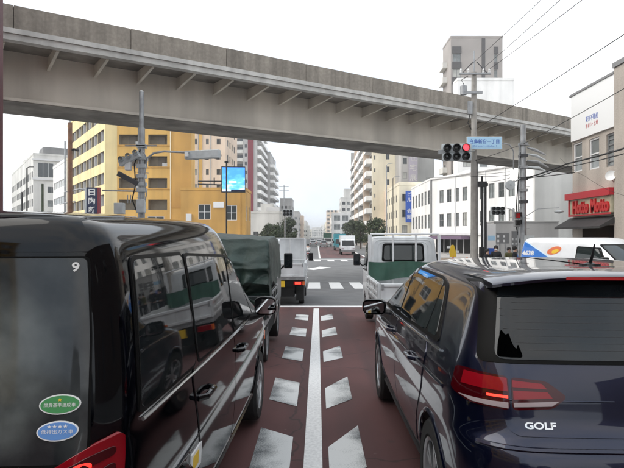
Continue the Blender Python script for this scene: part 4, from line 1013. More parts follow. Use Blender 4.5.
b = MB(); b.prism(rpoly([(-.22, .75), (.24, .75), (.18, 1.15), (.05, 1.6), (-.12, 1.58), (-.26, 1.1)], .08), 'y', -.04, .04); b.build('sign_face', 'yellow', t)
for x, z in ((-.32, 1.42), (.32, 1.1), (-.3, .95)): bxp('side_plate', 'sign_white', t, x - .1, x + .1, -.03, .03, z - .07, z + .07)
t = thing('traffic_cone', 'red traffic cone on the low beige wall before the white building', 'traffic cone', ((467 - 317) / 575 * 40, 40, gz(40)))
MB().lathe([(.05, .26), (.06, .19), (.35, .13), (.72, .045), (.73, .001)], 16, 'z').build('cone', 'orange', t, smooth=True); bxp('base', 'orange', t, -.28, .28, -.28, .28, 0, .05, bevel=.015)
MB().lathe([(.3, .145), (.42, .122)], 16, 'z').build('reflective_band', 'sign_white', t, smooth=True)
# ---------------------------------------------------------------- overhead cables
def cable(label, pts, r=.02, sag=.0, group=None):
    out = []
    for a, b_ in zip(pts, pts[1:]):
        a, b_ = Vector(a), Vector(b_)
        for i in range(9 if sag else 1): 
            t_ = i / 9; p = a.lerp(b_, t_); p.z -= sag * 4 * t_ * (1 - t_); out.append(p)
    out.append(Vector(pts[-1]))
    return tag(MB().tube(out, r, 6).build('overhead_cable', 'cable', None, smooth=True), label, 'cable', group)
def at(px, py, Y): return ((px - 317) * Y / 575, Y, 1.6 + (236 - py) * Y / 575)
zA = 1.6 + 166 * PY / 575
gr = 'cables strung from the concrete pole'
cable('thin cable rising to the sky from the concrete pole, leftmost of the three', [at(541, 0, 15) , (X1 - .3, PY - .14, zA + .1)], .008, .02, gr)
cable('thin cable rising to the sky from the concrete pole, middle one of the three', [at(560, 0, 15), (X1 + .4, PY - .14, zA + .05)], .009, .02, gr)
cable('thin cable rising to the sky from the concrete pole, rightmost of the three', [at(582, 0, 15), (X1 + .68, PY - .14, zA)], .010, .02, gr)
cable('cable crossing from the upper right sky down to the concrete pole below its transformer', [at(640, 24, 14), (X1 + .1, PY - .1, 1.6 + 107 * PY / 575)], .012, .03, gr)
cable('cable crossing in front of the blank white hoarding', [at(660, 68, 14), (X2, PY2 - .2, 1.6 + 92 * PY2 / 575), (X1, PY - .1, 1.6 + 75 * PY / 575)], .011, .03, gr)
gr = 'black cables passing the shop windows'
cable('thick black cable passing the shop windows, upper one', [at(650, 140, 15), at(566, 164, 22), (X2 + .1, PY2 - .15, 1.6 + 58 * PY2 / 575)], [.028] * 19, .04, gr)
cable('black cable passing the shop windows, just below the thick one', [at(650, 146, 15), at(566, 167, 22), (X2 + .1, PY2 - .15, 1.6 + 57 * PY2 / 575)], .016, .05, gr)
MBt = cable('dark cable lashed under the elevated road from the galvanised pole', [(X2, PY2, 1.6 + 58 * PY2 / 575), at(575, 172.5, 26)], .02, .02)
for k, (pa, pb) in enumerate((((426, 178), (0, 0)), ((470, 176), (0, 0)), ((484, 182), (0, 0)))):
    cable(['thin cable from the galvanised pole running left below the red traffic signal', 'short cable from the drum on the galvanised pole to the concrete pole', 'lower short cable between the two right hand poles'][k], [at(pa[0], pa[1], 27 if k else 40), (X2 - .6, PY2 - .1, 1.6 + (64 - 3 * k) * PY2 / 575)], .010, .05)
cable('pale loose wire drooping across the beige shop wall', [at(560, 158, 26), at(585, 176, 24), at(626, 196, 21)], .006, .10)
# ---------------------------------------------------------------- the two near cars
def LV(zr, w, yr, yf, zf=None, **k): return dict(zr=zr, zf=zf if zf is not None else zr, w=w, yr=yr, yf=yf, **k)
def mirror_shell(a, b, y0, y1):
    m = MB(); N = 28; rings = [(-y0 + .012, .90), (-y0, .955), (-y0 + .01, 1.0), (0, .99), (y1 * .45, .90), (y1 * .8, .66), (y1, .30)]
    vs = []
    for y, k in rings:
        for j in range(N):
            t = 2 * math.pi * j / N; c, s_ = math.cos(t), math.sin(t); e = .55
            vs.append((a * k * math.copysign(abs(c) ** e, c), y, b * k * math.copysign(abs(s_) ** e, s_)))
    fs = [(i * N + j, i * N + (j + 1) % N, (i + 1) * N + (j + 1) % N, (i + 1) * N + j) for i in range(len(rings) - 1) for j in range(N)]
    fs += [tuple(range(N))[::-1], tuple((len(rings) - 1) * N + j for j in range(N))]
    m.add(vs, fs); return m
# --- dark blue hatchback, rear bumper at y=0
hc = thing('hatchback', 'glossy dark blue hatchback waiting in the right lane, seen from behind at the right edge', 'car', (1.475, 2.25, 0))
sh = Shell('body', [LV(.20, .80, .12, 4.05, rr=.3, rf=.5), LV(.27, .84, .04, 4.17, rr=.32, rf=.5), LV(.42, .875, 0, 4.24, rr=.34, rf=.55), LV(.58, .888, .005, 4.25, rr=.34, rf=.55),
    LV(.725, .892, .015, 4.24, .665, rr=.32, rf=.55), LV(.758, .890, .075, 4.22, .69, rr=.30, rf=.55), LV(.82, .892, .11, 4.18, .73, rr=.28, rf=.55), LV(.90, .893, .115, 4.12, .78, rr=.26, rf=.5),
    LV(.985, .880, .13, 4.0, .83, rr=.26, rf=.45), LV(1.045, .855, .15, 3.25, .97, rr=.24, rf=.3), LV(1.10, .835, .17, 3.05, 1.03, rr=.22, rf=.28),
    LV(1.22, .785, .235, 2.70, 1.19, rr=.18, rf=.25, bow=.06), LV(1.335, .742, .29, 2.35, 1.33, rr=.14, rf=.25, bow=.07), LV(1.388, .708, .32, 2.18, 1.385, rr=.14, rf=.25, bow=.07, arch=.01), LV(1.41, .65, .34, 2.08, 1.40, rr=.15, arch=.025)],
    (0, 4.25), 'blue_paint', hc, arches=((.80, .315, .345), (3.42, .315, .345)), crown=.018)
bxp('underbody', 'underbody', hc, -.62, .62, .25, 4.0, .16, .60); bxp('wheel_well', 'underbody', hc, -.80, .80, .42, 1.17, .40, .68); bxp('wheel_well', 'underbody', hc, -.80, .80, 3.04, 3.80, .40, .68)
def side_stuff(s, sd, doors, glass, gm, m, handle):
    for nm, poly, rnd in doors: s.patch(nm, poly, sd, .005, m, rim=.008, rnd=rnd, grid=.06)
    for nm, seal, pane in glass:
        fr_ = s.patch(nm, seal, sd, .0065, 'seal', rim=.006, rnd=.05, grid=.05)
        s.patch('pane', pane, sd, .0095, gm, rim=.004, rnd=.045, grid=.05, parent=fr_)
for sd in 'LR':
    side_stuff(sh, sd, [('rear_door', [(.93, .95), (1.02, .74), (1.22, .50), (1.30, .33), (2.06, .33), (2.06, 1.0), (1.02, 1.03)], .05), ('front_door', [(2.075, .33), (3.02, .33), (3.06, .70), (3.0, .965), (2.075, 1.0)], .05)],
        [('rear_side_window', [(.74, 1.045), (2.035, 1.01), (2.035, 1.375), (1.15, 1.362), (.97, 1.33)], [(1.075, 1.055), (2.02, 1.03), (2.02, 1.36), (1.15, 1.345), (1.075, 1.335)]),
         ('rear_quarter_window', [(.80, 1.058), (1.06, 1.05), (1.06, 1.325), (.98, 1.31)], [(.815, 1.063), (1.05, 1.056), (1.05, 1.32), (.985, 1.305)]),
         ('front_side_window', [(2.03, 1.005), (2.92, .99), (2.32, 1.335), (2.03, 1.375)], [(2.07, 1.035), (2.78, 1.02), (2.30, 1.31), (2.07, 1.35)])], 'tint_glass', 'blue_paint', None)
    sg_ = -1 if sd == 'L' else 1
    sh.strip('window_trim', [(.66 + .1 * i, 1.022 - .0016 * i * 1.5) for i in range(24)], sd, .007, .006, 'chrome')
    sh.strip('body_crease', [(.5 + .1 * i, .885 - .002 * i) for i in range(34)], sd, .010, -.001, 'blue_paint')
    sh.strip('door_sill', [(1.2 + .1 * i, .295) for i in range(19)], sd, .018, .004, 'black_plastic')
    for y in (1.28, 2.32):
        h = sh.hit(y, .865, sd)[0]; b = MB()
        b.tube([(h.x + sg_ * .0, y - .10, .868), (h.x + sg_ * .035, y - .07, .87), (h.x + sg_ * .035, y + .07, .868), (h.x, y + .10, .866)], .014, 8); b.build('door_handle', 'blue_paint', hc, smooth=True)
        MB().tube([(h.x + sg_ * .048, y - .07, .876), (h.x + sg_ * .048, y + .07, .874)], .004, 6).build('handle_trim', 'chrome', hc)
    # mirror
    mb = MB(); n = 10
    h = sh.hit(2.62, 1.0, sd)[0]; cx = h.x + sg_ * .13
    v2 = mirror_shell(.098, .066, .06, .11)
    wm_ = v2.build('wing_mirror', 'black_paint', hc, smooth=True); wm_.location = (cx, 2.66, 1.0); wm_.rotation_euler = (0, 0, sg_ * R(14))
    MB().tube([(h.x - sg_ * .02 - cx, -.02, -.045), (0, 0, -.03)], .025, 8).build('mirror_stalk', 'black_plastic', wm_)
    MB().prism([(a * .084, b_ * .053) for a, b_ in rpoly([(-1, -.9), (1, -.9), (1, .9), (-1, .9)], .5)], 'y', -.066, -.061).build('mirror_glass', 'mirror_glass', wm_)
    MB().tube([(sg_ * .02, .06, -.01), (sg_ * .11, .02, -.01)], .012).build('indicator', 'orange_lens', wm_)
    for yy in (.80, 3.42):
        pts = [(yy + .352 * math.cos(R(a)), .315 + .352 * math.sin(R(a))) for a in range(-18, 199, 9)]
        sh.strip('arch_lip', pts, sd, .012, -.002, 'blue_paint')
        make_wheel(hc, sg_ * .775, yy, .315, .315, .20, sg_)
# rear: hatch outline, glass, spoiler, lamps, badge
rb = sh.patch('tailgate', [(-.66, .775), (.66, .775), (.70, .83), (.735, .99), (.745, 1.05), (-.745, 1.05), (-.735, .99), (-.70, .83)], 'B', .005, 'blue_paint', rim=.01, rnd=.04)
rg = sh.patch('rear_window', [(-.775, 1.058), (.775, 1.058), (.705, 1.39), (-.705, 1.39)], 'B', .007, 'seal', rim=.006, rnd=.03)
sh.patch('pane', [(-.712, 1.073), (.712, 1.073), (.645, 1.378), (-.645, 1.378)], 'B', .010, 'tint_glass', rim=.003, rnd=.04, parent=rg)
sh.strip('tailgate_crease', [(-.70 + .05 * i, .915 - .0) for i in range(10)], 'B', .004, .004, 'blue_paint')
for sg_, ax in ((-1, 'B'), (1, 'B')):
    P = lambda *q: [(sg_ * a, z) for a, z in q]
    lt = sh.patch('tail_light', P((.44, .932), (.50, .885), (.66, .875), (.66, 1.005), (.52, .992)), 'B', .012, 'dark_red_lens', rim=.012, rnd=.02)
    sh.patch('lamp_strip', P((.475, .914), (.505, .895), (.655, .888), (.655, .905)), 'B', .0145, 'clear_lens', rim=.003, parent=lt)
    sh.patch('lamp_strip', P((.50, .926), (.655, .918), (.655, .953), (.52, .95)), 'B', .0145, 'red_lens', rim=.003, parent=lt)
    sh.patch('lamp_strip', P((.52, .961), (.655, .966), (.655, .992), (.54, .982)), 'B', .0145, 'red_lens', rim=.003, parent=lt)
    MB()
    lo = sh.patch('tail_light', P((.67, .875), (.81, .885), (.862, .915), (.835, 1.020), (.67, 1.007)), 'B', .012, 'dark_red_lens', rim=.012, rnd=.02)
    sh.patch('lamp_strip', P((.675, .882), (.80, .892), (.84, .908), (.675, .905)), 'B', .0145, 'clear_lens', rim=.003, parent=lo)
    sh.patch('lamp_strip', P((.675, .922), (.75, .924), (.75, .934), (.675, .932)), 'B', .0145, 'tail_glow', rim=.003, parent=lo)
    sh.patch('lamp_strip', P((.675, .948), (.83, .953), (.815, 1.006), (.675, 1.000)), 'B', .0145, 'red_lens', rim=.003, parent=lo)
sh.text('badge_lettering', 'GOLF', (.124, .028), (-.555, .816), 'B', .006, 'chrome', depth=.005, bold=.03)
sh.strip('bumper_edge', [(-.80 + .05 * i, .735) for i in range(33)], 'B', .012, .0, 'blue_paint')
MB().box(-.26, .26, -.012, .01, .735, .855).build('number_plate', 'sign_white', hc, bevel=.004).location = (0, .125, .0)
bxp('bumper_insert', 'black_plastic', hc, -.60, .60, -.014, .05, .26, .40, bevel=.01)
sp = MB(); nx = 24; prof = [(.80, 1.440), (.60, 1.449), (.36, 1.446), (.215, 1.434), (.20, 1.427), (.205, 1.414), (.27, 1.408), (.60, 1.395)]
vs_ = []
for i in range(nx + 1):
    x = -.69 + 1.38 * i / nx; k = abs(x) / .69
    for (y, z) in prof: vs_.append((x * (1 + .02 * (y < .2)), y + .09 * k * k + (.03 * max(0, k - .85) / .15), z - .034 * k ** 4 - .012 * k * k))
m_ = len(prof)
sp.add(vs_, [(i * m_ + j, i * m_ + (j + 1) % m_, (i + 1) * m_ + (j + 1) % m_, (i + 1) * m_ + j) for i in range(nx) for j in range(m_)] + [tuple(range(m_)), tuple(nx * m_ + j for j in range(m_))[::-1]])
spo = sp.build('spoiler', 'blue_paint', hc, smooth=True)
for k in range(9): sh.strip('heater_line', [(-.66 + .06 * i, 1.11 + .027 * k) for i in range(23)], 'B', .0007, .0102, 'heater', parent=rg)
bl = MB(); bl.add([(-.40 + .04 * i, .199 + .09 * (abs(-.40 + .04 * i) / .69) ** 2, z) for i in range(21) for z in (1.411, 1.423)], [(2 * i, 2 * i + 2, 2 * i + 3, 2 * i + 1) for i in range(20)])
bl.build('brake_light', 'dim_red', spo)
an = MB(); an.lathe([(0, .035), (.012, .032), (.02, .016)], 12, 'z'); ao = an.build('antenna', 'black_plastic', hc, smooth=True); ao.location = (0, .86, 1.437)
MB().tube([(0, 0, .01), (0, -.03, .06), (0, -.055, .12)], [.010, .007, .004], 8).build('antenna_rod', 'black_plastic', ao)
MB().box(-.05, .05, -.02, .02, 0, .012).build('antenna_base', 'black_plastic', ao)
wp = MB().tube([(-.02, .16, 1.105), (.25, .185, 1.13), (.46, .215, 1.14)], [.012, .009, .006], 8).build('wiper', 'black_plastic', hc, smooth=True)
sh.patch('window_silhouette', rpoly([(-.700, 1.08), (-.60, 1.08), (-.613, 1.135), (-.622, 1.11), (-.634, 1.13), (-.642, 1.175), (-.655, 1.165), (-.668, 1.19), (-.69, 1.13)], .014), 'B', .012, 'black_matte', rim=.001, grid=.03)  # flat matte black silhouette on the rear pane
sh.patch('windshield', [(-.60, 1.10), (.60, 1.10), (.52, 1.37), (-.52, 1.37)], 'F', .006, 'tint_glass', rnd=.05)
# --- black minivan
vn = thing('minivan', 'glossy black minivan with number 9 on its rear window, filling the left edge', 'car', (-1.385, 1.60, 0), R(-1.2))
vh = Shell('body', [LV(.22, .76, .14, 4.15, rr=.2, rf=.5), LV(.32, .80, .06, 4.25, rr=.22, rf=.5), LV(.50, .825, .01, 4.3, rr=.22, rf=.5), LV(.66, .835, 0, 4.3, rr=.2, rf=.5), LV(.80, .838, .015, 4.27, .76, rr=.18, rf=.5),
    LV(.93, .832, .03, 4.18, .84, rr=.17, rf=.45), LV(1.0, .825, .04, 4.0, .90, rr=.14, rf=.4), LV(1.04, .822, .045, 3.55, 1.0, rr=.13, rf=.3, fb=.06, barrel=.01), LV(1.20, .808, .065, 3.05, 1.18, rr=.12, rf=.25, fb=.15, barrel=.01),
    LV(1.37, .790, .08, 2.72, 1.38, rr=.11, rf=.25, fb=.24, barrel=.01), LV(1.50, .772, .085, 2.42, 1.52, rr=.11, rf=.22, arch=.01, fb=.3, barrel=.01), LV(1.59, .750, .085, 2.25, 1.58, rr=.11, rf=.22, arch=.035, fb=.3, barrel=.01), LV(1.645, .700, .11, 2.1, 1.60, rr=.11, rf=.2, arch=.055, fb=.3, barrel=.01)],
    (0, 4.3), 'black_paint', vn, arches=((.72, .31, .335), (3.42, .31, .335)), crown=.022)
bxp('underbody', 'underbody', vn, -.58, .58, .2, 4.0, .17, .62); bxp('wheel_well', 'underbody', vn, -.76, .76, .35, 1.1, .40, .66); bxp('wheel_well', 'underbody', vn, -.76, .76, 3.04, 3.80, .40, .66)
for sd in 'RL':
    sg_ = -1 if sd == 'L' else 1
    side_stuff(vh, sd, [('sliding_door', [(1.02, .36), (1.98, .36), (1.98, 1.50), (1.60, 1.52), (1.02, 1.53), (.94, .95), (1.06, .62)], .06), ('front_door', [(1.995, .36), (2.96, .36), (3.03, .66), (3.12, .98), (2.42, 1.42), (1.995, 1.50)], .06)],
        [('quarter_window', [(.24, 1.03), (.99, 1.02), (.94, 1.53), (.30, 1.535)], [(.255, 1.045), (.975, 1.035), (.925, 1.515), (.315, 1.52)]),
         ('sliding_door_window', [(1.02, 1.02), (1.97, 1.005), (1.97, 1.485), (.96, 1.525)], [(1.035, 1.035), (1.955, 1.02), (1.955, 1.47), (.98, 1.51)]),
         ('front_door_window', [(2.0, 1.005), (2.95, .99), (2.40, 1.42), (2.0, 1.48)], [(2.015, 1.02), (2.86, 1.008), (2.38, 1.405), (2.015, 1.465)])], 'van_glass', 'black_paint', None)
    vh.strip('belt_trim', [(.28 + .1 * i, 1.008 - .0012 * i) for i in range(28)], sd, .007, .006, 'chrome')
    vh.strip('door_reflection_line', [(.45 + .1 * i, .70 + .0022 * i) for i in range(36)], sd, .009, .002, 'chrome')  # bright bead imitating a reflection that runs along the doors
    vh.strip('sill_trim', [(1.10 + .1 * i, .335) for i in range(20)], sd, .016, .003, 'chrome')
    for y in (1.12, 2.2):
        h = vh.hit(y, .87, sd)[0]
        MB().tube([(h.x, y - .11, .868), (h.x + sg_ * .035, y - .08, .87), (h.x + sg_ * .035, y + .08, .868), (h.x, y + .11, .866)], .015, 8).build('door_handle', 'black_paint', vn, smooth=True)
    h = vh.hit(2.80, 1.0, sd)[0]; cx = h.x + sg_ * .13
    v2 = mirror_shell(.082, .070, .055, .10)
    wm_ = v2.build('wing_mirror', 'black_paint', vn, smooth=True); wm_.location = (cx, 2.78, 1.075)
    MB().tube([(h.x - sg_ * .02 - cx, .02, -.10), (-sg_ * .02, .02, -.06)], .03, 8).build('mirror_stalk', 'black_plastic', wm_)
    MB().prism([(a * .072, b_ * .060) for a, b_ in rpoly([(-1, -.9), (1, -.9), (1, .9), (-1, .9)], .5)], 'y', -.061, -.056).build('mirror_glass', 'mirror_glass', wm_)
    for yy in (.72, 3.42):
        pts = [(yy + .342 * math.cos(R(a)), .31 + .342 * math.sin(R(a))) for a in range(-18, 199, 9)]
        vh.strip('arch_lip', pts, sd, .012, -.002, 'black_paint'); make_wheel(vn, sg_ * .725, yy, .31, .30, .19, sg_, style=7)
sx_ = vh.patch('energy_sticker', [(.88, .56), (1.06, .56), (1.06, .66), (.88, .66)], 'R', .008, 'sign_white', rim=.001)
vh.patch('sticker_print', [(.90, .585), (1.0, .585), (1.0, .645), (.90, .645)], 'R', .0095, 'yellow', rim=.001, parent=sx_)
# van rear
tg = vh.patch('tailgate', [(-.655, .40), (.655, .40), (.70, .80), (.728, 1.02), (.722, 1.3), (.708, 1.545), (-.708, 1.545), (-.722, 1.3), (-.728, 1.02), (-.70, .80)], 'B', .005, 'black_paint', rim=.012, rnd=.03)
rw = vh.patch('rear_window', [(-.718, .93), (.718, .93), (.724, 1.02), (.717, 1.3), (.702, 1.54), (-.702, 1.54), (-.717, 1.3), (-.724, 1.02)], 'B', .0075, 'seal', rim=.003, rnd=.02)
dg = mat('dusty_reflection_glass', (.012, .014, .016), .05, spec=.5); t_ = dg.node_tree; bs = t_.nodes['Principled BSDF']  # dust mottling plus a pale round reflection painted into the glass colour
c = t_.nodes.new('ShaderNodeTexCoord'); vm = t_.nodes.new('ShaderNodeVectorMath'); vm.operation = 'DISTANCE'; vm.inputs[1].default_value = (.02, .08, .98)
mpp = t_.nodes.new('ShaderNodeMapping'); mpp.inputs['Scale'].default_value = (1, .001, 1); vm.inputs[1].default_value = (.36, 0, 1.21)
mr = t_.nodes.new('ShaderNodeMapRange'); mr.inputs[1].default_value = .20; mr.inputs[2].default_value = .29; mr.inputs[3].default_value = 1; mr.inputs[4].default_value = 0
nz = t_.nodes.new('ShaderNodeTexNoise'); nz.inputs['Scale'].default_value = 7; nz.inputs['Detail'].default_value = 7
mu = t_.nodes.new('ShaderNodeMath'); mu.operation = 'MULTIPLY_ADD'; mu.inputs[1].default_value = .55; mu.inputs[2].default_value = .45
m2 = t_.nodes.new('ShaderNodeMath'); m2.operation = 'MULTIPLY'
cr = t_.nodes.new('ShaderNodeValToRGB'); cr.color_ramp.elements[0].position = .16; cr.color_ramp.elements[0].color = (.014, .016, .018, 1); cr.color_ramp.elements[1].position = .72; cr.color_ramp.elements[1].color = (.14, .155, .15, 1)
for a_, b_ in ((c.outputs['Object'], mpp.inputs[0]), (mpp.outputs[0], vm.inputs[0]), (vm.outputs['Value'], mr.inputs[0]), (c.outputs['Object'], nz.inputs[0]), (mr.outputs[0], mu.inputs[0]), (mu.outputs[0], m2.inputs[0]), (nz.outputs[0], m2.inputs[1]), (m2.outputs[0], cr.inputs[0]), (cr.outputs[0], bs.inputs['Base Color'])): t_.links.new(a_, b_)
M['dusty_reflection_glass'] = dg
vh.patch('pane', [(-.712, .945), (.712, .945), (.717, 1.02), (.711, 1.3), (.696, 1.534), (-.696, 1.534), (-.711, 1.3), (-.717, 1.02)], 'B', .010, 'dusty_reflection_glass', rim=.003, rnd=.02, parent=rw)
vh.text('number_sticker', '9', (.020, .028), (.668, 1.508), 'B', .013, 'sign_white', bold=.03)
dm('eco_green', (.06, .28, .09), .4); dm('eco_blue', (.12, .28, .62), .4)
for c_, m, tx, z_ in (((.640, 1.112), 'eco_green', '燃費基準達成車', 0), ((.637, 1.038), 'eco_blue', '低排出ガス車', 0)):
    e1 = vh.patch('eco_sticker', ellipse(*c_, .058, .028, 26, .06), 'B', .0125, 'sign_white', rim=.001, grid=.02)
    vh.patch('sticker_print', ellipse(*c_, .054, .0245, 26, .06), 'B', .0135, m, rim=.001, grid=.02, parent=e1)
    vh.text('sticker_lettering', tx, (.088, .012), (c_[0], c_[1] - .001), 'B', .0145, 'sign_white', parent=e1)
    if m == 'eco_blue': vh.text('sticker_lettering', '★★★★', (.058, .011), (c_[0], c_[1] + .014), 'B', .0145, 'sign_white', parent=e1)
    else: vh.text('sticker_lettering', '★', (.012, .011), (c_[0], c_[1] + .014), 'B', .0145, 'yellow', parent=e1)
for sg_ in (1, -1):
    P = lambda *q: [(sg_ * a, z) for a, z in q]
    tl = vh.patch('tail_light', P((.50, .86), (.44, .72), (.62, .58), (.74, .60), (.79, .80), (.792, 1.005), (.785, 1.015), (.73, .995), (.64, .94)), 'B', .014, 'red_lens', rim=.014, rnd=.03)
    vh.patch('lamp_strip', P((.68, .94), (.65, .80), (.69, .66), (.72, .66), (.70, .82), (.73, .95)), 'B', .017, 'red_glow', rim=.003, rnd=.02, parent=tl)
    vh.patch('lamp_strip', P((.60, .90), (.725, .965), (.775, .982), (.775, .955), (.725, .935), (.60, .868)), 'B', .0165, 'dark_red_lens', rim=.003, rnd=.02, parent=tl)
    vh.patch('lamp_strip', P((.745, .92), (.738, .80), (.742, .66), (.772, .80), (.775, .935)), 'B', .0165, 'dark_red_lens', rim=.003, rnd=.02, parent=tl)
so_ = vh.patch('spoiler', [(-.706, 1.552), (.706, 1.552), (.690, 1.60), (.650, 1.648), (-.650, 1.648), (-.690, 1.60)], 'B', .012, 'black_paint', rim=.014, rnd=.015)
vh.patch('spoiler_top', [(-.648, .175), (.648, .175), (.640, .62), (-.640, .62)], 'T', .009, 'black_paint', rim=.012, rnd=.02, parent=so_)
vh.patch('windshield', [(-.66, 1.08), (.66, 1.08), (.55, 1.5), (-.55, 1.5)], 'F', .006, 'tint_glass', rnd=.05)
bxp('number_plate', 'sign_white', vn, -.17, .17, -.012, .0, .62, .78, bevel=.003)
# ---------------------------------------------------------------- light trucks
def pickup(name, label, group, loc, rz, cabh=1.66, white='dull_white_paint', bedl=2.0, gap=.12, guard=True, glow=False, w=.70, gate_h=.34, bedz=.58, gate_name=None):
    t = thing(name, label, 'truck', loc, rz, group)
    cy0 = bedl + gap; L_ = cy0 + 1.32
    c = Shell('cab', [LV(.30, w - .03, cy0, L_ - .02, rr=.05, rf=.15, bow=0, bowf=.05, barrel=0), LV(.45, w, cy0 - .01, L_ + .02, rr=.06, rf=.18, bow=0, bowf=.06, barrel=0), LV(.95, w + .005, cy0 - .01, L_, rr=.08, rf=.2, bow=0, bowf=.08, barrel=0),
        LV(1.05, w, cy0, L_ - .08, rr=.08, rf=.18, bow=0, bowf=.08, barrel=0), LV(1.30, w - .03, cy0 + .02, L_ - .24, rr=.09, rf=.16, bow=0, bowf=.06, barrel=0), LV(cabh - .10, w - .06, cy0 + .04, L_ - .42, rr=.1, rf=.16, bow=0, bowf=.05, barrel=0),
        LV(cabh - .03, w - .10, cy0 + .07, L_ - .52, rr=.1, rf=.15, bow=0, bowf=.05, barrel=0)], (cy0, L_), white, t, arches=((cy0 + .62, .27, .30),), crown=.03)
    zw0, zw1 = cabh - .47, cabh - .19
    fr_ = c.patch('rear_window', [(-.42, zw0 - .04), (.42, zw0 - .04), (.40, zw1 + .04), (-.40, zw1 + .04)], 'B', .008, 'seal', rnd=.06)
    c.patch('pane', [(-.385, zw0), (.385, zw0), (.365, zw1), (-.365, zw1)], 'B', .012, 'car_glass', rnd=.05, parent=fr_)
    for i in range(3):      # pressed ribs round the window
        e = .07 + .075 * i
        c.strip('cab_rib', rpoly([(-.42 - e, zw0 - .3), (-.42 - e, zw1 + .03 + e * .5), (.42 + e, zw1 + .03 + e * .5), (.42 + e, zw0 - .3)], [0, .12, .12, 0]), 'B', .008, .0, white)
    c.patch('windshield', [(-.55, 1.0), (.55, 1.0), (.5, cabh - .12), (-.5, cabh - .12)], 'F', .006, 'car_glass', rnd=.05)
    for sd, sg_ in (('L', -1), ('R', 1)):
        c.patch('door', [(cy0 + .12, .42), (cy0 + .30, .42), (cy0 + .95, .60), (cy0 + 1.2, .62), (cy0 + 1.18, .98), (cy0 + .12, .98)], sd, .005, white, rnd=.03)
        f2 = c.patch('door_window', [(cy0 + .14, 1.02), (cy0 + 1.12, 1.02), (cy0 + .86, cabh - .14), (cy0 + .14, cabh - .14)], sd, .007, 'seal', rnd=.04)
        c.patch('pane', [(cy0 + .17, 1.045), (cy0 + 1.04, 1.045), (cy0 + .83, cabh - .165), (cy0 + .17, cabh - .165)], sd, .010, 'car_glass', rnd=.04, parent=f2)
        mm = MB().box(-.075, .075, -.03, .04, -.14, .12).build('wing_mirror', 'black_plastic', t, bevel=.025); mm.location = (sg_ * (w + .13), L_ - .22, 1.22)
        bxp('mirror_glass', 'tint_glass', mm, -.06, .06, -.034, -.031, -.12, .10)
        MB().tube([(sg_ * (w - .02), L_ - .14, 1.05), (sg_ * (w + .1), L_ - .2, 1.16)], .014).build('mirror_arm', 'black_plastic', t)
        for yy, xx in ((.62, w - .10), (cy0 + .62, w - .085)): make_wheel(t, sg_ * xx, yy, .27, .27, .15, sg_, style=8, rim_m='galv')
        gt = MB(); gt.box(sg_ * w - .018, sg_ * w + .018, .03, bedl, bedz + .045, bedz + gate_h)
        g_ = gt.build('side_gate', white, t, bevel=.006)
        for z in (bedz + .08, bedz + gate_h * .52, bedz + gate_h - .03): bxp('gate_rail', white, g_, *sorted((sg_ * w + sg_ * .020, sg_ * w + sg_ * .04)), .05, bedl - .02, z - .022, z + .022, bevel=.006)
        for i in range(5): bxp('gate_post', white, g_, *sorted((sg_ * w + sg_ * .019, sg_ * w + sg_ * .034)), .06 + i * (bedl - .16) / 4, .10 + i * (bedl - .16) / 4, bedz + .06, bedz + gate_h - .01)
        tl = bxp('tail_light', 'red_lens', t, *sorted((sg_ * (w - .30), sg_ * (w - .06))), -.025, .02, bedz - .17, bedz - .07, bevel=.008)
        bxp('lamp_strip', 'orange_lens', tl, *sorted((sg_ * (w - .058), sg_ * (w - .0))), -.024, .02, bedz - .17, bedz - .07)
        if glow: bxp('lamp_strip', 'tail_glow', tl, *sorted((sg_ * (w - .26), sg_ * (w - .10))), -.03, -.026, bedz - .15, bedz - .09)
        bxp('mudguard', 'rubber', t, *sorted((sg_ * (w - .24), sg_ * (w - .03))), .25, .27, .12, bedz - .02)
    bxp('bed_floor', 'galv', t, -w, w, .0, bedl, bedz - .04, bedz + .04)
    bxp('chassis', 'underbody', t, -.42, .42, .05, L_ - .4, .25, bedz - .045); bxp('chassis_cross', 'underbody', t, -w + .03, w - .03, .02, .12, bedz - .22, bedz - .045)
    bxp('under_panel', 'underbody', t, -w + .04, w - .04, .30, L_ - 1.3, .30, bedz - .05)
    tgm = MB().box(-w + .02, w - .02, -.02, .02, bedz + .045, bedz + gate_h).build('tailgate', white, t, bevel=.006)
    for z in (bedz + .075, bedz + gate_h - .03): bxp('gate_rail', white, tgm, -w + .03, w - .03, -.042, -.021, z - .024, z + .024, bevel=.006)
    for x in (-w + .05, w - .05, -.0): bxp('gate_post', white, tgm, x - .025, x + .025, -.036, -.021, bedz + .10, bedz + gate_h - .06)
    for x in (-w + .05, w - .05):
        bxp('latch', 'galv', tgm, x - .018, x + .018, -.052, -.037, bedz + gate_h - .10, bedz + gate_h - .01); bxp('hinge', 'galv', tgm, x * .6 - .03, x * .6 + .03, -.05, -.021, bedz + .03, bedz + .06)
    for i in range(5): MB().tube([(-w + .2 + i * (2 * w - .4) / 4 - .03, -.03, bedz + .0), (-w + .2 + i * (2 * w - .4) / 4, -.06, bedz - .02), (-w + .2 + i * (2 * w - .4) / 4 + .03, -.03, bedz + .0)], .006, 5).build('rope_hook', 'galv', t)
    if gate_name: text_part('gate_lettering', gate_name, .1, 'frame_grey', tgm, facing((-w + .38, -.022, bedz + .2), (0, -1, 0)), .003, fit=(.26, .06))
    bxp('number_plate', 'yellow', t, -.17, .17, -.03, -.012, bedz - .22, bedz - .06)
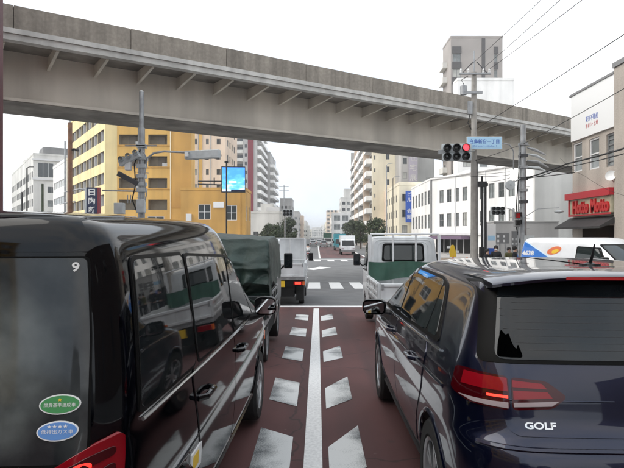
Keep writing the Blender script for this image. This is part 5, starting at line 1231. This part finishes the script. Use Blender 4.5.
    if guard:
        g = MB(); y = bedl - .05; zt_ = cabh + .03
        for x in (-w + .03, w - .03, -.22, .22): g.tube([(x, y, bedz + .04), (x * (.97 if abs(x) > .5 else 1), y, zt_)], .018, 8)
        g.tube([(-w + .04, y, zt_), (w - .04, y, zt_)], .018, 8); g.tube([(-w + .04, y, bedz + .42), (w - .04, y, bedz + .42)], .014, 8)
        g.build('guard_frame', 'white_paint', t, smooth=True)
        for sg_ in (-1, 1): bxp('guard_post', 'white_paint', t, *sorted((sg_ * (w - .045), sg_ * (w + .0))), bedl - .03, bedl + .015, bedz + .05, zt_ - .02)
    return t
grp = 'light trucks waiting ahead'
kt = pickup('pickup_truck', 'white flatbed light truck with a green sheet behind its cab, ahead of the blue hatchback', grp, (1.69, 9.15, gz(10.8)), 0, cabh=1.72, bedz=.62)
gs = MB(); nu, nv = 40, 8; vs_ = []
for i in range(nu + 1):
    for j in range(nv + 1):
        u = i / nu; v = j / nv; x = -.70 + 1.40 * u
        vs_.append((x, -.04 - .03 * v + .016 * math.sin(u * 21 + 2 * v) * v + .010 * math.sin(u * 47 + 1), .27 - .33 * v * (1 + .06 * math.sin(u * 9)) - .012 * math.sin(u * math.pi * 3)))
k_ = nv + 1
gs.add(vs_ + [(x, y + .012, z) for x, y, z in vs_], [(i * k_ + j, (i + 1) * k_ + j, (i + 1) * k_ + j + 1, i * k_ + j + 1) for i in range(nu) for j in range(nv)] + [((nu + 1) * k_ + i * k_ + j, (nu + 1) * k_ + i * k_ + j + 1, (nu + 1) * k_ + (i + 1) * k_ + j + 1, (nu + 1) * k_ + (i + 1) * k_ + j) for i in range(nu) for j in range(nv)])
go = gs.build('tarpaulin', 'green_sheet', None, smooth=True); go.location = (1.69, 9.15 + 1.93, gz(10.8) + .95); tag(go, 'flat green sheet hung across the guard frame behind the light truck cab', 'tarpaulin')
wt = pickup('pickup_truck', 'white flatbed light truck with a lit tail lamp, farthest ahead in the left lane', grp, (-1.03, 15.4, gz(16.5)), 0, cabh=1.78, glow=True, bedz=.74, gate_h=.42, gate_name='・・・・')
bxp('wing_panel', 'dull_white_paint', wt, -.10, .685, 1.98, 2.03, .75, 1.80)
pt = pickup('pickup_truck', 'light truck under a dark green tarpaulin directly ahead of the black minivan', grp, (-1.32, 6.85, gz(8)), 0, cabh=1.56, guard=False, bedl=1.75, white='dark_truck_paint')
# dark green tarpaulin over the bed
from mathutils import noise as NZ
tp = MB(); nu, nv = 110, 130; vs_ = []
prof = [(1.86, 1.05), (1.84, 1.50), (1.74, 1.585), (.95, 1.625), (.16, 1.60), (.03, 1.57), (.0, 1.50), (-.03, 1.38), (-.08, 1.29), (-.15, 1.22), (-.14, 1.12), (-.07, .98), (-.03, .88), (-.02, .80), (-.02, .76)]
def fold(p, sc):      # ridged cloth folds
    return 1 - abs(NZ.noise(Vector(p) * sc)) * 2
for i in range(nu + 1):
    for j in range(nv + 1):
        u, v = i / nu, j / nv; a = 2 * u - 1; s = abs(a)
        q_ = v * (len(prof) - 1); k = min(int(q_), len(prof) - 2); f = q_ - k
        y = prof[k][0] + (prof[k + 1][0] - prof[k][0]) * f; z = prof[k][1] + (prof[k + 1][1] - prof[k][1]) * f
        rear = min(1, max(0, (v - .36) * 5)); wd = .735
        if s < .82: x = a / .82 * (wd - .02); zz = z - .03 * (abs(x) / wd) ** 2 - .022 * math.sin(abs(x) / wd * math.pi) * (1 - rear)
        else:
            q = (s - .82) / .18; x = math.copysign(wd - .02 + .03 * min(1, q * 5) + .02 * q, a); top = z - .03
            hem = 1.0 + .04 * math.sin(y * 7) if y > .02 else .88
            zz = top - max(0, top - hem) * max(0, q - .06) / .94
        if rear > 0:
            dx, dz = x - .40, zz - .90; r_ = math.hypot(dx, dz); an = math.atan2(dz, dx)
            if s < .9:
                env = math.exp(-max(0, r_ - .12) / .32) * min(1, r_ / .10)
                y += rear * (-.085 * abs(math.sin(an * 4.5 + .6 * NZ.noise(Vector((r_ * 4, an, 3))))) * env + .035 * env)
                y -= rear * .085 * (fold((x * 1.1, 2, zz * 2.6), 2.2) - .5)
                sag = 1.25 + .05 * math.sin(x * 4 + 1); y -= rear * .05 * math.exp(-((zz - sag) / .035) ** 2) * (.6 + .4 * math.sin(x * 9))
                y += rear * .10 * math.exp(-((dx / .10) ** 2 + (dz / .07) ** 2))
        nn = NZ.noise(Vector((x * 3.1, y * 2.3, zz * 2.7))); n2_ = NZ.noise(Vector((x * 8, y * 5, zz * 7)))
        if s < .82 and not rear: zz += .028 * nn + .010 * n2_
        if s >= .82: x += math.copysign(.022 * nn + .012 * fold((y * 1.6, zz * .4, 5), 3.0), a)
        vs_.append((x, y + .010 * n2_ * rear, zz))
k_ = nv + 1
tp.add(vs_, [(i * k_ + j, (i + 1) * k_ + j, (i + 1) * k_ + j + 1, i * k_ + j + 1) for i in range(nu) for j in range(nv)])
to = tp.build('tarpaulin', 'tarp', None, smooth=True); to.location = (-1.32, 6.85, gz(8) + .04); to.data.polygons.foreach_set('use_smooth', [True] * len(to.data.polygons))
tag(to, 'dark green creased tarpaulin tied over the bed of the truck ahead of the black minivan', 'tarpaulin')
MB().tube([(.30, -.10, .90), (.38, -.12, .86), (.46, -.10, .80), (.50, -.06, .62)], .008, 6).build('tie_cord', 'cable', to)
# ---------------------------------------------------------------- delivery van turning on the right
dvn = thing('delivery_van', 'white delivery van with a blue swoosh and orange emblem, crossing on the right', 'van', (6.50, 16.9, gz(16) + .06), R(-155))
ds_ = Shell('body', [LV(.25, .74, .06, 3.75, rr=.08, rf=.3), LV(.40, .80, 0, 3.85, rr=.1, rf=.35, bow=.02), LV(.75, .82, 0, 3.82, rr=.1, rf=.35, bow=.02), LV(.98, .815, .01, 3.72, .92, rr=.1, rf=.3, bow=.02), LV(1.06, .81, .015, 3.45, 1.02, rr=.1, rf=.28, bow=.02),
    LV(1.30, .775, .03, 3.10, rr=.1, rf=.24, bow=.02), LV(1.54, .73, .05, 2.76, rr=.1, rf=.22, bow=.02), LV(1.68, .69, .08, 2.55, rr=.12, rf=.22, bow=.02), LV(1.74, .60, .12, 2.42, rr=.12, rf=.2, bow=.02)], (0, 3.85), 'white_paint', dvn, arches=((.72, .30, .33), (3.12, .30, .33)), crown=.03)
bxp('underbody', 'underbody', dvn, -.6, .6, .2, 3.6, .2, .6)
for sd, sg_ in (('L', -1), ('R', 1)):
    ds_.patch('blue_swoosh', rpoly([(.03, .88), (1.95, .88), (1.0, 1.30), (.14, 1.66), (.04, 1.5)], .03), sd, .004, 'vanblue', rim=.001)
    ds_.strip('swoosh_line', [(.12 + .1 * i, 1.69 - .045 * i) for i in range(17)], sd, .014, -.004, 'sign_paleblue')
    ds_.patch('emblem', ellipse(1.28, 1.42, .24, .10, 20, -.25 * sg_ * -1), sd, .005, 'orange', rim=.001); ds_.patch('emblem_core', ellipse(1.32, 1.40, .12, .05, 16, .25), sd, .0065, 'yellow', rim=.001)
    ds_.text('side_lettering', '4638', (.44, .13), (.36, 1.33), sd, .007, 'sign_white', bold=.03, flip=-1 if sd == 'L' else 1)
    f_ = ds_.patch('door_window', [(1.98, 1.05), (3.05, 1.0), (2.66, 1.52), (2.0, 1.55)], sd, .006, 'seal', rnd=.05); ds_.patch('pane', [(2.02, 1.08), (2.92, 1.04), (2.62, 1.49), (2.03, 1.52)], sd, .009, 'car_glass', rnd=.05, parent=f_)
    ds_.patch('door', [(1.95, .40), (2.72, .40), (2.82, .66), (3.10, .72), (3.08, .97), (1.95, 1.02)], sd, .005, 'white_paint', rnd=.04)
    for yy in (.72, 3.12): make_wheel(dvn, sg_ * .71, yy, .30, .29, .17, sg_, style=8, rim_m='galv')
    mm = MB().box(-.10, .10, -.06, .05, -.10, .14).build('wing_mirror', 'black_plastic', dvn, bevel=.03); mm.location = (sg_ * .94, 2.98, 1.16)
    ds_.patch('headlight', [(sg_ * .40, .66), (sg_ * .70, .68), (sg_ * .74, .84), (sg_ * .46, .80)], 'F', .01, 'clear_lens', rnd=.03)
f_ = ds_.patch('windshield', [(-.72, 1.06), (.72, 1.06), (.62, 1.60), (-.62, 1.60)], 'F', .006, 'seal', rnd=.06); ds_.patch('pane', [(-.68, 1.09), (.68, 1.09), (.59, 1.57), (-.59, 1.57)], 'F', .009, 'car_glass', rnd=.06, parent=f_)
ds_.patch('rear_window', [(-.6, 1.1), (.6, 1.1), (.55, 1.55), (-.55, 1.55)], 'B', .006, 'car_glass', rnd=.06); ds_.patch('bumper', [(-.7, .42), (.7, .42), (.7, .58), (-.7, .58)], 'F', .03, 'black_plastic', rnd=.05)
for x in (-.25, .2): ds_.patch('windshield_sticker', ellipse(x, 1.2, .09, .09, 16), 'F', .011, 'sign_paleblue', rim=.001, grid=.04)
# ---------------------------------------------------------------- distant traffic
def box_truck(label, x, y, boxm, cabm, rz=0, h=2.6, w=.93):
    t = thing('box_truck', label, 'truck', (x, y, gz(y)), rz, 'lorries facing us far along the street')
    bxp('cargo_box', boxm, t, -w, w, 1.3, 5.6, .75, h, bevel=.03)
    c = MB(); c.prism(rpoly([(0, .45), (0, 1.05), (.28, 1.9), (1.2, 1.95), (1.2, .45)], .1), 'x', -w + .06, w - .06); c.build('cab', cabm, t)
    ws = MB(); ws.add([(-w + .16, .01, 1.12), (w - .16, .01, 1.12), (w - .22, .245, 1.80), (-w + .22, .245, 1.80)], [(0, 1, 2, 3)]); o = ws.build('windshield', 'tint_glass', t); o.location = (0, -.012, 0)
    bxp('bumper', 'frame_grey', t, -w + .04, w - .04, -.08, -.005, .42, .62); bxp('chassis', 'underbody', t, -.5, .5, .3, 5.4, .4, .74)
    for sg_ in (-1, 1):
        bxp('headlight', 'clear_lens', t, *sorted((sg_ * (w - .38), sg_ * (w - .12))), -.03, .01, .70, .86)
        for yy in (.8, 4.4): make_wheel(t, sg_ * (w - .14), yy, .38, .38, .22, sg_, style=6, rim_m='galv')
        bxp('wing_mirror', 'black_plastic', t, *sorted((sg_ * (w + .03), sg_ * (w + .2))), .1, .16, 1.2, 1.6)
    return t
box_truck('white box truck facing us, nearest in the far lane beside the light truck cab', 3.85, 71, 'white_paint', 'dull_white_paint', h=2.42)
box_truck('teal fronted lorry queuing behind the white box truck', 3.7, 92, 'teal', 'teal', h=2.7)
box_truck('dull green lorry farthest back in the far lane', 2.4, 128, 'green_sheet', 'dull_white_paint', h=3.0)
pc = thing('parked_car', 'small pale car waiting in the middle of the street far ahead', 'car', (1.4, 118, gz(118)))
cs = Shell('body', [LV(.25, .72, .05, 3.8), LV(.5, .80, 0, 3.9), LV(.85, .80, .02, 3.85, .75), LV(.95, .76, .05, 2.9, .95), LV(1.3, .66, .4, 2.1), LV(1.4, .5, .6, 1.9)], (0, 3.9), 'galv', pc, sub=1)
cs.patch('rear_window', [(-.55, 1.0), (.55, 1.0), (.5, 1.28), (-.5, 1.28)], 'B', .01, 'tint_glass', grid=.15)
cs.patch('windshield', [(-.55, 1.0), (.55, 1.0), (.5, 1.28), (-.5, 1.28)], 'F', .01, 'tint_glass', grid=.15)
for sg_ in (-1, 1):
    cs.patch('tail_light', [(sg_ * .45, .7), (sg_ * .72, .7), (sg_ * .72, .85), (sg_ * .45, .85)], 'B', .01, 'red_lens', grid=.1)
    for yy in (.7, 3.1): make_wheel(pc, sg_ * .7, yy, .3, .3, .18, sg_)
for x, y, lab in ((-.9, 126, 'small pale car far ahead in the left lane'), (.6, 150, 'small pale car second back in the far ahead queue'), (-1.4, 178, 'pale car farthest away at the end of the street'), (2.6, 160, 'pale car far ahead beside the green lorry'), (-8.5, 14, 'pale car roof just showing over the left end of the black minivan')):
    c2 = dup(pc); c2.location = (x, y, gz(y)); c2['label'] = lab; c2['group'] = 'pale cars in the distance'
    if y == 14: c2.location = (-8.3, 12, .22); c2['group'] = ''; del c2['group']; del c2['label']; c2['label'] = lab
for x, y, lab in ((1.5, -9.0, 'unseen dark car added behind the blue hatchback to darken its reflections'), (-1.5, -8.2, 'unseen dark car added behind the black minivan to darken its reflections')):  # out-of-view cars, added so the car paint reflects something dark
    c2 = dup(pc); c2.location = (x, y, 0); c2['label'] = lab; c2['group'] = 'unseen cars added behind the camera'
    for ch in c2.children:
        if ch.name.startswith('body'): ch.data = ch.data.copy(); ch.data.materials[0] = M['black_paint']
# ---------------------------------------------------------------- people
def skinned(name, joints, edges, m, parent, sub=1):
    me = bpy.data.meshes.new(name); me.from_pydata([j[0] for j in joints], edges, []); o = bpy.data.objects.new(name, me); COL.objects.link(o)
    o.modifiers.new('sk', 'SKIN'); me.skin_vertices[0].data[0].use_root = True
    for i, j in enumerate(joints): me.skin_vertices[0].data[i].radius = (j[1], j[1] * (j[2] if len(j) > 2 else 1))
    s_ = o.modifiers.new('ss', 'SUBSURF'); s_.levels = sub; s_.render_levels = sub
    dg_ = bpy.context.evaluated_depsgraph_get(); dg_.update(); m2 = bpy.data.meshes.new_from_object(o.evaluated_get(dg_)); bpy.data.objects.remove(o)
    m2.materials.clear(); m2.materials.append(M[m]); m2.polygons.foreach_set('use_smooth', [True] * len(m2.polygons))
    m2.name = name; return link(bpy.data.objects.new(name, m2), parent)
def person(label, x, y, z, rz, h=1.65, coat='dark_cloth', pants='dark_cloth', seated=False, mask=False):
    t = thing('person', label, 'person', (x, y, z), rz); k = h / 1.7
    hip = .92 if not seated else .72
    V = lambda *a: tuple(c * k for c in a)
    if seated: legs = [(V(.10, 0, hip), .085 * k), (V(.16, -.38, hip - .04), .065 * k), (V(.14, -.30, .30), .05 * k), (V(.14, -.42, .22), .045 * k)]
    else: legs = [(V(.09, 0, hip - .05), .085 * k), (V(.10, -.02, .50), .062 * k), (V(.10, .02, .10), .045 * k), (V(.11, -.12, .04), .04 * k)]
    mir = lambda J: [((-j[0][0], j[0][1], j[0][2]), *j[1:]) for j in J]
    top = hip + .50; ay = -.30 if seated else -.04
    arms = [(V(.17, 0, top), .06 * k), (V(.23, ay * .35, top - .27), .045 * k), (V(.19, ay * 1.2 - .12, top - .42 if not seated else top - .36), .035 * k), (V(.18, ay * 1.4 - .16, top - .47 if not seated else top - .36), .038 * k)]
    body = [(V(0, 0, hip), .13 * k, .8), (V(0, .01, hip + .25), .125 * k, .75), (V(0, .01, top - .02), .13 * k, .7), (V(0, 0, top + .09), .055 * k), (V(0, -.015, top + .20), .085 * k, 1.15), (V(0, -.01, top + .29), .07 * k, 1.1)]
    J = body + legs + mir(legs) + arms + mir(arms)
    E = [(0, 1), (1, 2), (2, 3), (3, 4), (4, 5), (0, 6), (6, 7), (7, 8), (8, 9), (0, 10), (10, 11), (11, 12), (12, 13), (2, 14), (14, 15), (15, 16), (16, 17), (2, 18), (18, 19), (19, 20), (20, 21)]
    skinned('body', J, E, 'skin', t)
    JJ = [(V(0, 0, hip - .08), .165 * k, .85), (V(0, .01, hip + .25), .155 * k, .8), (V(0, .01, top), .155 * k, .72), (V(0, 0, top + .07), .07 * k)] + [(a[0], a[1] + .022 * k) for a in arms[:3]] + [(a[0], a[1] + .022 * k) for a in mir(arms[:3])]
    skinned('jacket', JJ, [(0, 1), (1, 2), (2, 3), (2, 4), (4, 5), (5, 6), (2, 7), (7, 8), (8, 9)], coat, t)
    LG = [(V(0, 0, hip), .14 * k, .8)] + [(a[0], a[1] + .018 * k) for a in legs[:3]] + [(a[0], a[1] + .018 * k) for a in mir(legs[:3])]
    skinned('trousers', LG, [(0, 1), (1, 2), (2, 3), (0, 4), (4, 5), (5, 6)], pants, t)
    hd_ = MB(); hd_.lathe([(top + .15, .07), (top + .20, .098), (top + .27, .104), (top + .33, .085), (top + .365, .04), (top + .37, .001)], 14, 'z')
    hv = MB(); hv.add([(a * k, (b_ * 1.1 + .022) * k, c_ * k) for a, b_, c_ in hd_.v], hd_.f); hv.build('hair', 'hair', t, smooth=True)
    nz_ = MB(); nz_.add([V(-.012, -.105, top + .19), V(.012, -.105, top + .19), V(0, -.125, top + .195), V(0, -.10, top + .235)], [(0, 1, 2), (1, 3, 2), (0, 2, 3)]); nz_.build('nose', 'skin', t)
    for sx_2 in (-1, 1): MB().lathe([(-.008, .001), (-.004, .010), (.004, .010)], 8, 'y', V(sx_2 * .032, -.102, top + .225)).build('eye', 'hair', t)
    if mask: bxp('face_mask', 'white_cloth', t, -.06 * k, .06 * k, -.115 * k, -.06 * k, (top + .12) * k, (top + .19) * k, bevel=.015)
    return t
for px, y, top, coat, pn, rz, mk_, lab in ((487.5, 25.6, 250, 'dark_cloth', 'dark_cloth', R(30), False, 'person in a dark coat waiting beside the black posts, leftmost of the group'), (496, 26.0, 247, 'dark_cloth', 'dark_cloth', R(-20), True, 'person in a dark jacket with a pale face mask, middle of the waiting group'),
        (509, 27, 248.5, 'olive_cloth', 'dark_cloth', R(10), False, 'person in an olive coat waiting left of the delivery van'), (515, 26.2, 247.5, 'dark_cloth', 'dark_cloth', R(60), False, 'person in a black jacket right beside the delivery van'), (519.5, 28, 251, 'blue_cloth', 'dark_cloth', R(20), False, 'person in a blue jacket half hidden by the delivery van')):
    zt_ = 1.6 + (236 - top) * y / 575; zg = gz(y) + .02
    person(lab, (px - 317) / 575 * y, y, zg, rz, h=(zt_ - zg), coat=coat, pants=pn, mask=mk_)
# scooter and rider
sy = 60; sx0 = (308 - 317) / 575 * sy
sc_ = thing('scooter', 'small scooter ridden away from us beyond the white truck in the left lane', 'scooter', (sx0, sy, gz(sy)), R(0))
MB().box(-.16, .16, .1, .75, .42, .72).build('body', 'white_paint', sc_, bevel=.06); MB().box(-.14, .14, .75, 1.2, .22, .30).build('footboard', 'black_plastic', sc_, bevel=.02); MB().box(-.2, .2, 1.18, 1.26, .25, .95).build('leg_shield', 'white_paint', sc_, bevel=.03)
bxp('seat', 'black_plastic', sc_, -.14, .14, .1, .72, .723, .80); bxp('tail_light', 'red_lens', sc_, -.1, .1, .06, .098, .5, .62)
MB().tube([(-.32, 1.1, 1.05), (0, 1.2, 1.0), (.32, 1.1, 1.05)], .02).build('handlebar', 'black_plastic', sc_)
for yy in (.3, 1.3): MB().lathe([(-.05, .16), (-.06, .24), (0, .26), (.06, .24), (.05, .16)], 18, 'x', (0, yy, .26), closed=True).build('wheel', 'rubber', sc_, smooth=True)
rd = person('scooter rider in a white jacket and dark helmet seen from behind', sx0, sy + .45, gz(sy), R(180), coat='white_cloth', seated=True)
# ---------------------------------------------------------------- haze over the far street
hz = MB().box(-905, 905, -205, 2505, -2.2, 46).build('haze', 'galv'); hz['kind'] = 'stuff'
hm = bpy.data.materials.new('haze'); hm.use_nodes = True; hm.node_tree.nodes.clear()
ho = hm.node_tree.nodes.new('ShaderNodeOutputMaterial'); hv_ = hm.node_tree.nodes.new('ShaderNodeVolumePrincipled')
hv_.inputs['Color'].default_value = (.97, .98, 1, 1); hv_.inputs['Density'].default_value = .0006; hv_.inputs['Anisotropy'].default_value = .2
hm.node_tree.links.new(hv_.outputs[0], ho.inputs['Volume']); hz.data.materials.clear(); hz.data.materials.append(hm)
